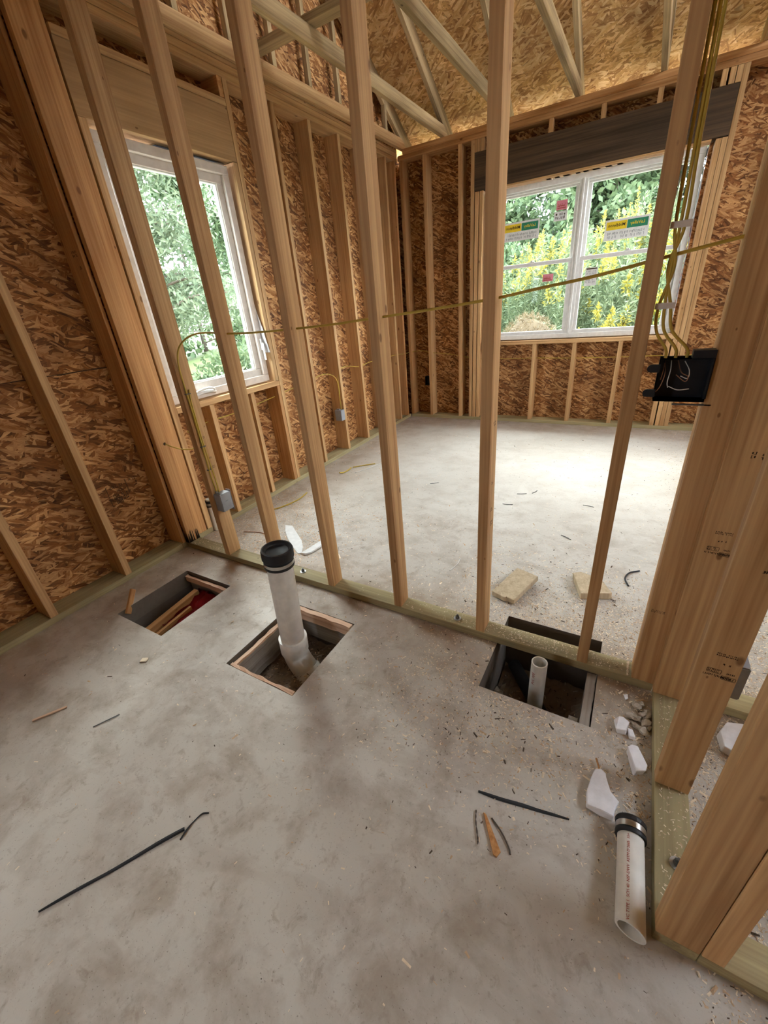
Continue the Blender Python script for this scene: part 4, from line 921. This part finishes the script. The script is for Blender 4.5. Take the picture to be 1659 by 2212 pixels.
wedge('foam_chunk', [(2.552, -.402), (2.541, -.395), (2.526, -.408), (2.516, -.438), (2.509, -.480), (2.513, -.521), (2.548, -.527), (2.583, -.526), (2.583, -.500), (2.591, -.478), (2.566, -.456), (2.553, -.415)], .001, .024, M['foam'], 'curved white foam chunk beside the rubber coupling', 'foam', .004)
wedge('foam_chunk', [(2.604, -.291), (2.617, -.278), (2.633, -.273), (2.659, -.322), (2.652, -.344), (2.626, -.362)], .001, .028, M['foam'], 'small square white foam chunk against the short wall plate', 'foam', .004, tilt=(.08, .06, 0))
wedge('foam_chunk', [(2.853, -.105), (2.88, -.07), (2.918, -.055), (2.96, -.074), (2.93, -.14), (2.90, -.175), (2.86, -.16)], .001, .034, M['foam'], 'white foam chunk seen between the studs of the short wall', 'foam', .005)
wedge('foam_chunk', [(2.567, -.197), (2.578, -.178), (2.593, -.170), (2.606, -.19), (2.602, -.228), (2.575, -.233)], .001, .022, M['foam'], 'crumbled white foam bit in front of the stone heap', 'foam', .007)
wedge('foam_chunk', [(2.606, -.205), (2.622, -.20), (2.628, -.235), (2.610, -.238)], .001, .016, M['foam'], 'small grey white foam bit touching the stone heap', 'foam', .005)
def stone(x, y, z, s, lab):
    bm = bmesh.new(); bmesh.ops.create_icosphere(bm, subdivisions=2, radius=1)
    sd = random.uniform(0, 50)
    for v in bm.verts: v.co *= 1+.7*noise.noise(v.co*1.5+Vector((sd, 0, 0)))
    s *= 1.2; bmesh.ops.scale(bm, verts=bm.verts, vec=(s, s*.75, s*.6)); bmesh.ops.transform(bm, matrix=Matrix.Rotation(random.uniform(0, 6), 4, 'Z'), verts=bm.verts)
    zz = min(v.co.z for v in bm.verts)
    tag(link('stone', to_mesh(bm, 'stone'), M['stone'], None, Matrix.Translation((x, y, z-zz))), lab, 'stone', 'crushed stones by the short wall')
sl = ('farthest pale stone of the heap', 'stone leaning on the short wall plate', 'flat stone at the left of the heap', 'round stone in the middle of the heap', 'large stone low in the heap near the plate', 'stone beside the crumbled foam', 'pointed stone at the top of the heap', 'lone stone at the near foot of the heap', 'small stone under the pointed one', 'small dark stone against the plate')
for i, (x, y, s) in enumerate(((2.628, -.098, .013), (2.657, -.122, .014), (2.612, -.150, .013), (2.630, -.150, .012), (2.656, -.156, .015), (2.628, -.180, .011), (2.643, -.080, .010), (2.650, -.195, .014), (2.642, -.135, .008), (2.664, -.175, .009))):
    stone(x, y, 0 if i != 8 else .012, s, sl[i])
wedge('foam_chip', [(2.585, -.060), (2.600, -.050), (2.603, -.072), (2.594, -.082)], .001, .004, M['foam'], 'thin white chip lying alone near the end of the partition plate', 'chip', .001)
wedge('wood_block', [(2.057, .535), (2.175, .495), (2.107, .272), (2.075, .283), (2.058, .278), (1.99, .302)], .010, .026, M['pale'], 'tan split block on the slab right of the fifth partition stud', 'block', .002, tilt=(.04, -.03, 0))
wedge('wood_block', [(2.324, .602), (2.36, .625), (2.451, .605), (2.511, .51), (2.50, .495), (2.38, .447)], .001, .034, M['pale'], 'pale splintered block behind the sixth partition stud', 'block', .004)
wedge('wood_scrap', [(2.258, -.670), (2.268, -.672), (2.328, -.742), (2.322, -.758), (2.312, -.756)], .001, .006, M['spf_red'], 'flat wood sliver between two twigs on the slab', 'splinter', .0008, bev=0)
tube('twig', [(2.237, -.672, .003), (2.245, -.70, .004), (2.262, -.735, .003), (2.268, -.752, .003)], [.002, .0025, .002, .001]*6+[.001], M['bark'], n=6, k=8, label='dark twig left of the flat wood sliver', cat='twig')
tube('twig', [(2.283, -.672, .003), (2.318, -.695, .004), (2.345, -.722, .003), (2.352, -.735, .003)], [.0022]*25, M['bark'], n=6, k=8, label='dark twig right of the flat wood sliver', cat='twig')
wedge('wood_chip', [(.70, -.76), (.725, -.745), (.735, -.765), (.71, -.782)], .001, .006, M['chip1'], 'pale chip between the corner pit and the middle pit', 'chip', .001)
wedge('wood_chip', [(1.01, .31), (1.03, .325), (1.075, .285), (1.05, .262), (1.02, .28)], .001, .004, M['chip1'], 'pale triangular chip past the partition between two studs', 'chip', .001)
cable('cable_offcut', [(.25, 1.62, .006), (.262, 1.56, .006), (.255, 1.49, .006), (.245, 1.44, .02)], 'short upright-looking yellow cable offcut near the outside wall', .006)
cable('cable_offcut', [(.262, 1.63, .006), (.33, 1.70, .006), (.42, 1.78, .006)], 'longer yellow cable offcut beside the short one', .005)
tube('wire_offcut', [(.36, 1.52, .004), (.42, 1.66, .004), (.48, 1.83, .004)], .003, M['whitewire'], label='white wire offcut pointing at the far corner', cat='wire')
cable('cable_offcut', [(.13, .60, .006), (.20, .70, .006), (.24, .86, .006), (.22, 1.0, .006)], 'yellow cable offcut curving along the outside wall plate', .005)
tube('wire_offcut', [(.22, .30, .004), (.36, .335, .004), (.47, .30, .004), (.55, .28, .004)], .003, M['copper'], label='thin brown wire on the sawdust beside the first partition stud', cat='wire')
tube('wire_offcut', [(1.72, .42, .003), (1.735, .50, .003), (1.73, .56, .003)], .002, M['whitewire'], label='bent white wire between the fourth and fifth partition studs', cat='wire')
tube('wire_offcut', [(2.575, .64, .003), (2.558, .70, .004), (2.575, .76, .004), (2.62, .80, .003)], .004, M['blackstrip'], label='bent black plastic piece near the broad post', cat='wire')
nl = 0
for (x, y, a, lab) in ((1.85, 1.55, .3, 'bent nail in the bright middle of the far room, leftmost'), (1.93, 1.62, 1.1, 'nail beside the leftmost bent nail in the far room'), (1.80, 1.34, .1, 'nail lying flat nearer the fifth partition stud'), (2.30, 1.50, 2.9, 'long nail between the sixth partition stud and the broad post'), (1.15, 1.53, .5, 'nail in the far room between the third and fourth partition studs'), (2.23, 1.02, 2.5, 'nail just left of the sixth partition stud')):
    d = Vector((math.cos(a), math.sin(a), 0)); p = Vector((x, y, .003))
    tube('nail', [p-d*.04, p, p+d*.03+Vector((-d.y, d.x, 0))*.008], .0022, M['nail'], n=6, k=4, label=lab, cat='nail')
tube('nail', [(.86, -1.06, .003), (.90, -.98, .003)], .002, M['nail'], n=6, label='thin dark nail on the slab far left of the black strip', cat='nail')
L(beam('wood_stick', (.60, -1.16, .004), (.66, -1.06, .004), .010, .006, M['splinter']), 'pale stick at the left frame edge on the slab', 'stick')
L(beam('wood_stick', (1.33, -1.66, .004), (1.37, -1.585, .004), .008, .006, M['splinter']), 'broken stick in the lower left corner of the slab', 'stick')
L(beam('wood_stick', (2.523, -.36, .012), (2.555, -.44, .004), .005, .004, M['spf_red']), 'thin brown splinter above the curved foam chunk', 'stick')

# ------------------------------------------------------------------ sawdust
def in_hole(x, y): return (.25 < x < .645 and -.633 < y < -.19) or (1.078 < x < 1.472 and -.613 < y < -.155) or (2.10 < x < 2.502 and -.251 < y < .197)
def dens(x, y):
    d = .035
    if -.6 < y < 0 and x < 2.67: d += .16*math.exp(-abs(y)/.10)
    if y > .08: d += .10
    if 0 < x < 1.1 and .08 < y < 1.1: d += 1.3*math.exp(-((x-.3)/.45)**2-((y-.35)/.5)**2)
    if y > .08: d += .5*math.exp(-((x-.75)/.22)**2-((y-.38)/.18)**2)
    if y > .08 and x < .5: d += .5*math.exp(-(max(0, x-.02))/.10)
    if y > .08: d += .75*math.exp(-((x-2.45)/.5)**2-((y-.25)/.28)**2)
    if y < 0 and x > 1.2: d += .28*math.exp(-((x-2.35)/.42)**2-((y+.32)/.22)**2)+.14*math.exp(-((x-1.9)/.5)**2-((y+.35)/.25)**2)
    if XR > x > 2.45 and y < 0: d += .5*math.exp(-((x-2.63)/.05)**2-((y+.35)/.35)**2)
    if x > 2.76: d += .9
    return d
def chip(bm, x, y, z, s, mi):
    a = random.uniform(0, math.pi*2); l_ = s*random.uniform(.6, 1.7); w = s*random.uniform(.25, .6); h = s*random.uniform(.06, .2)
    ca, sa = math.cos(a), math.sin(a); tz = random.uniform(-.25, .5)*s
    P = [(-l_/2, -w/2, 0), (l_/2, -w/3, tz), (l_/2, w/2, tz), (-l_/2, w/2, 0)]
    v = [bm.verts.new((x+p[0]*ca-p[1]*sa, y+p[0]*sa+p[1]*ca, z+max(0, p[2])+.0003)) for p in P]+[bm.verts.new((x+random.uniform(-1, 1)*w*.3, y+random.uniform(-1, 1)*w*.3, z+h+max(0, tz)/2))]
    for f in ((0, 1, 4), (1, 2, 4), (2, 3, 4), (3, 0, 4)):
        bm.faces.new([v[i] for i in f]).material_index = mi
bm = bmesh.new(); cnt = 0
while cnt < 56000:
    if random.random() < .55: x, y = random.uniform(0, 4), random.uniform(-1.7, 3.5)
    elif random.random() < .5: x, y = random.uniform(0, 2.9), random.uniform(-.9, 1.0)
    else: x, y = random.uniform(1.8, 3.1), random.uniform(-.7, .8)
    if in_hole(x, y) or (0 <= y <= .085) or (XR-.002 < x < XR+.085 and -.75 < y < 0) or x < .01-.0165*y or (x > XR and -.745 < y < -.658): continue
    if random.random() > dens(x, y)*1.2: continue
    s = random.choice((.003, .004, .004, .005, .006, .008)) if random.random() < .965 else random.uniform(.009, .015)
    q = random.random(); mi = 0 if q < .56 else (1 if q < .90 else 2)
    if y > .08 and x < 1.1 and q < .8: mi = 3 if random.random() < .55 else 0
    chip(bm, x, y, 0, s, mi); cnt += 1
tag(link('sawdust', to_mesh(bm, 'sawdust'), [M['chip1'], M['chip2'], M['chip3'], M['chip4']]), 'sawdust and small chips scattered over the slab', 'sawdust', kind='stuff')
bm = bmesh.new()
for _ in range(1500):
    q = random.random()
    if q < .62: x = min(2.59, max(.05, random.gauss(2.35, .35))); y = random.uniform(.006, .078)
    elif q < .75: x, y = random.uniform(.05, .40), random.uniform(.006, .078)
    else: x, y = XR+random.uniform(.01, .078), random.uniform(-.70, -.05)
    if random.random() < .15: x, y = random.uniform(-.10, -.02)-.0165*.6, random.uniform(.42, 3.2)
    chip(bm, x, y, T+.0005, random.choice((.003, .004, .006)), 0 if random.random() < .7 else 1)
tag(link('sawdust', to_mesh(bm, 'sawdust2'), [M['chip1'], M['chip2']]), 'sawdust lying on the treated plates', 'sawdust', kind='stuff')
bm = bmesh.new()
for (x0, x1, y0, y1, z, n) in ((1.12, 1.46, -.58, -.2, -.185, 420), (2.12, 2.46, -.24, .18, -.285, 160), (.27, .63, -.6, -.22, -.175, 120)):
    for _ in range(n): chip(bm, random.uniform(x0, x1), random.uniform(y0, y1), z+random.uniform(0, .02), random.choice((.005, .008, .012)), random.choice((0, 1, 2, 2)))
tag(link('pit_rubble', to_mesh(bm, 'rubble'), [M['chip2'], M['stone'], M['chip3']]), 'crumbs of dirt and wood in the bottoms of the pits', 'rubble', kind='stuff')

# ------------------------------------------------------------------ outdoors
GZ = -.45
bm = bmesh.new(); n = 60
for i in range(n):
    pass
def gh(x, y):
    z = GZ+.08*noise.noise(Vector((x*.3, y*.3, 0)))
    if y > 5: z += min(1.2, (y-5)*.12)
    return z
V = [[bm.verts.new((-30+60*i/n, -18+58*j/n, gh(-30+60*i/n, -18+58*j/n))) for j in range(n+1)] for i in range(n+1)]
for i in range(n):
    for j in range(n):
        x = -30+60*(i+.5)/n; y = -18+58*(j+.5)/n
        f = bm.faces.new((V[i][j], V[i+1][j], V[i+1][j+1], V[i][j+1])); f.smooth = True; f.material_index = 1 if (-9.5 < x < -4.5 or -1.5 < x < 7 and y < 5.2) else 0
tag(link('ground', to_mesh(bm, 'lawn'), [M['grass'], M['drive']]), 'lawn and pale gravel outside', 'ground', kind='structure')
def leaf(bm, p, d, s, w, mi=0):
    sd = Vector((random.gauss(0, 1), random.gauss(0, 1), random.gauss(0, 1))).cross(d).normalized()
    a = p; b = p+d*s*.5+sd*w; c = p+d*s; e = p+d*s*.5-sd*w
    bm.faces.new([bm.verts.new(v) for v in (a, b, c, e)]).material_index = mi
def rdir(up_=0.): return (Vector((random.gauss(0, 1), random.gauss(0, 1), random.gauss(0, 1)+up_))).normalized()
def goldenrod(x, y, h, nst, lab):
    z0 = gh(x, y)-.02; t = root('goldenrod_clump', (x, y, z0), lab, 'shrub', 'goldenrod behind the house')
    bs = bmesh.new(); bl = bmesh.new(); bf = bmesh.new()
    for _ in range(nst):
        a = random.uniform(0, 6.28); r = abs(random.gauss(0, .33)); p = Vector((x+r*math.cos(a), y+r*math.sin(a), z0)); hh = h*random.uniform(.72, 1.05); ln = Vector((random.gauss(0, .07), random.gauss(0, .07), 1)).normalized()
        bm_tube(bs, [p, p+ln*hh*.95], [.006, .003], 4, caps=False)
        for k in range(int(44*hh)):
            f = random.uniform(.12, .93); leaf(bl, p+ln*hh*f, rdir(.5), random.uniform(.07, .13), .011)
        if random.random() < .30:
            for k in range(60):
                f = random.uniform(0, 1); q = p+ln*hh*(.84+.16*f)
                leaf(bf, q, rdir(.4), .11*(1-f)+.025, .010)
    link('stem', to_mesh(bs, 's'), M['leaf_gr'], t); link('leaves', to_mesh(bl, 'l'), M['leaf_gr'], t); link('flower_plume', to_mesh(bf, 'f'), M['flower'], t)
places = [(.2, 6.6, 2.1), (.9, 7.0, 2.5), (1.45, 6.4, 2.1), (1.9, 7.2, 2.8), (2.35, 6.3, 2.2), (2.8, 6.9, 2.5), (3.3, 6.3, 2.1), (-.4, 7.2, 2.2), (1.1, 8.2, 2.6), (2.4, 8.3, 2.9), (3.8, 7.3, 2.3), (.3, 8.0, 2.4), (-1.2, 7.5, 2.2), (2.05, 5.7, 1.6), (2.7, 5.8, 1.7), (1.5, 5.6, 1.2), (3.2, 5.4, 1.5)]
pl = ('behind the left edge of the mound', 'just left of the window post, tall', 'directly over the mound', 'tallest, behind the window post', 'right of the window post', 'centre of the right unit', 'behind the sixth partition stud', 'hidden left of the window', 'second row behind the mound', 'second row behind the right unit', 'far right beside the cables', 'second row at the left', 'far left, hardly seen', 'low front one under the right unit', 'low front one at the right', 'lowest beside the mound', 'low front one at the far right')
for (x, y, h), q in zip(places, pl): goldenrod(x, y, h, 34, 'yellow flowered goldenrod clump seen through the double window, ' + q)
def tree(x, y, h, rad, nleaf, mat, lab, ls=.22, lw=.05, z0=None, trunk=.14, low=.15):
    z0 = gh(x, y) if z0 is None else z0; t = root('tree', (x, y, z0), lab, 'tree', 'trees round the house'); bt = bmesh.new()
    bm_tube(bt, smooth_path([(x, y, z0-.1), (x+.1, y, z0+h*.4), (x-.05, y+.1, z0+h*.93)], 5), [trunk*(1-.085*i) for i in range(11)], 8)
    bl = bmesh.new(); br = []
    for _ in range(34):
        f = random.uniform(low, .95); a = random.uniform(0, 6.28); L_ = rad*(1.1-f*.85)*random.uniform(.6, 1.1); s = Vector((x, y, z0+h*f)); e = s+Vector((math.cos(a)*L_, math.sin(a)*L_, random.uniform(-.15, .35)*L_))
        m_ = (s+e)/2+Vector((0, 0, .08*L_)); P = smooth_path([s, m_, e], 4); bm_tube(bt, P, [.03*(1-i/10) for i in range(len(P))], 5, caps=False); br.append((s, m_, e))
    for _ in range(nleaf):
        s, m_, e = random.choice(br); f = random.uniform(.15, 1)**.8; p = s.lerp(e, f)+Vector((random.gauss(0, .16), random.gauss(0, .16), random.gauss(0, .14)-.04))*(.5+rad*.3); leaf(bl, p, rdir(-.3), random.uniform(.6, 1.3)*ls, lw)
    link('trunk', to_mesh(bt, 't'), M['bark'], t); link('foliage', to_mesh(bl, 'f'), M[mat], t)
for i, (x, y, h, r, m_, lab) in enumerate(((-3.5, 15, 8, 3, 'leaf_dark', 'dark tree far behind the goldenrod at the left'), (.0, 17, 9, 3, 'leaf_dark', 'dark tree behind the left unit of the double window'), (2.6, 15, 8, 3, 'leaf_dark', 'dark tree behind the right unit of the double window'), (-1.8, 13.2, 6.5, 2.0, 'leaf_mid', 'mid green tree in the upper left pane of the double window'), (5.6, 16, 9, 3.2, 'leaf_dark', 'dark tree behind the cables'), (1.2, 12.5, 6, 2.0, 'leaf_mid', 'mid green tree between the dark ones'), (4.2, 12.5, 6.4, 2.4, 'leaf_mid', 'mid green tree to the right of the window'))):
    tree(x, y, h, r, 14000, m_, lab, .19, .05, low=.05)
for i, (x, y, h, r, m_, nl_, lab) in enumerate(((-4.6, 3.3, 6.0, 2.0, 'leaf_light', 26000, 'light green feathery tree close outside the single window'), (-4.9, 6.0, 6.2, 1.9, 'leaf_mid', 19000, 'mid green tree at the right of the single window view'), (-13, 7.2, 9, 3.2, 'leaf_mid', 10000, 'mid green tree across the drive at the left of the single window view'), (-13.5, 11, 9.5, 3.4, 'leaf_mid', 10000, 'mid green tree across the drive straight beyond the single window'), (-12.5, 15.5, 9.5, 3.4, 'leaf_dark', 10000, 'dark tree across the drive at the right of the single window view'), (-17, 5, 9, 3.2, 'leaf_dark', 6000, 'dark tree in the far row beyond the drive'))):
    tree(x, y, h, r, nl_, m_, lab, .11 if i < 2 else .26, .017 if i < 2 else .09, low=.28 if i < 2 else .03, trunk=.10)
def bush(x, y, h, n, mat, lab, ls=.09, lw=.022, grp='bushes under the single window'):
    z0 = gh(x, y); t = root('bush', (x, y, z0), lab, 'shrub', grp); bl = bmesh.new(); bs = bmesh.new()
    for _ in range(n):
        d = rdir(.4); p = Vector((x, y, z0+h*.5))+Vector((d.x*h*.55, d.y*h*.55, d.z*h*.5))*random.random()**.4; leaf(bl, p, rdir(.3), ls, lw)
    for k in range(8): a = k*.8; bm_tube(bs, [Vector((x, y, z0-.05)), Vector((x+.3*h*math.cos(a), y+.3*h*math.sin(a), z0+h*.7))], [.012, .005], 5, caps=False)
    link('foliage', to_mesh(bl, 'f'), M[mat], t); link('stem', to_mesh(bs, 's'), M['bark'], t)
bush(-2.2, 1.5, 1.25, 2600, 'leaf_light', 'light green bush low outside the single window'); bush(-2.6, 3.1, 1.5, 3000, 'leaf_mid', 'bush at the right below the single window'); bush(-3.6, 2.4, 1.3, 2600, 'leaf_gr', 'yellow green bush at the left below the single window')
for x, lab in ((-4.2, 'hedge bush behind the goldenrod, farthest left'), (-2.6, 'hedge bush behind the goldenrod, left of the mound'), (-1.0, 'hedge bush behind the goldenrod, over the mound'), (.6, 'hedge bush behind the goldenrod, left of the window post'), (2.2, 'hedge bush behind the goldenrod, right unit'), (3.8, 'hedge bush behind the goldenrod, by the cables')):
    bush(x, 10.6+.3*math.sin(x*3), 2.3, 5200, 'leaf_mid', lab, .15, .045, 'hedge behind the goldenrod')
bm = bmesh.new(); n = 40
def mh(x, y): return 1.50*math.exp(-((x-1.05)/.85)**2-((y-5.1)/.8)**2)
V = [[bm.verts.new((-.6+3.6*i/n, 4.0+2.6*j/n, GZ-.03+mh(-.6+3.6*i/n, 4.0+2.6*j/n)+.04*noise.noise(Vector((i*.4, j*.4, 2))))) for j in range(n+1)] for i in range(n+1)]
for i in range(n):
    for j in range(n): bm.faces.new((V[i][j], V[i+1][j], V[i+1][j+1], V[i][j+1])).smooth = True
mo = tag(link('soil_mound', to_mesh(bm, 'mound'), M['straw']), 'straw covered soil mound low in the left unit of the double window', 'mound')
bl = bmesh.new()
for _ in range(5000):
    x = random.gauss(1.05, .6); y = random.gauss(4.9, .5); z = GZ+mh(x, y)+.02
    if z < GZ+.15: continue
    leaf(bl, Vector((x, y, z)), (rdir(.1)*Vector((1, 1, .5))).normalized() if False else rdir(.2), .08, .004)
so_ = link('straw', to_mesh(bl, 'straw'), M['strawleaf'], mo); so_['kind'] = 'stuff'
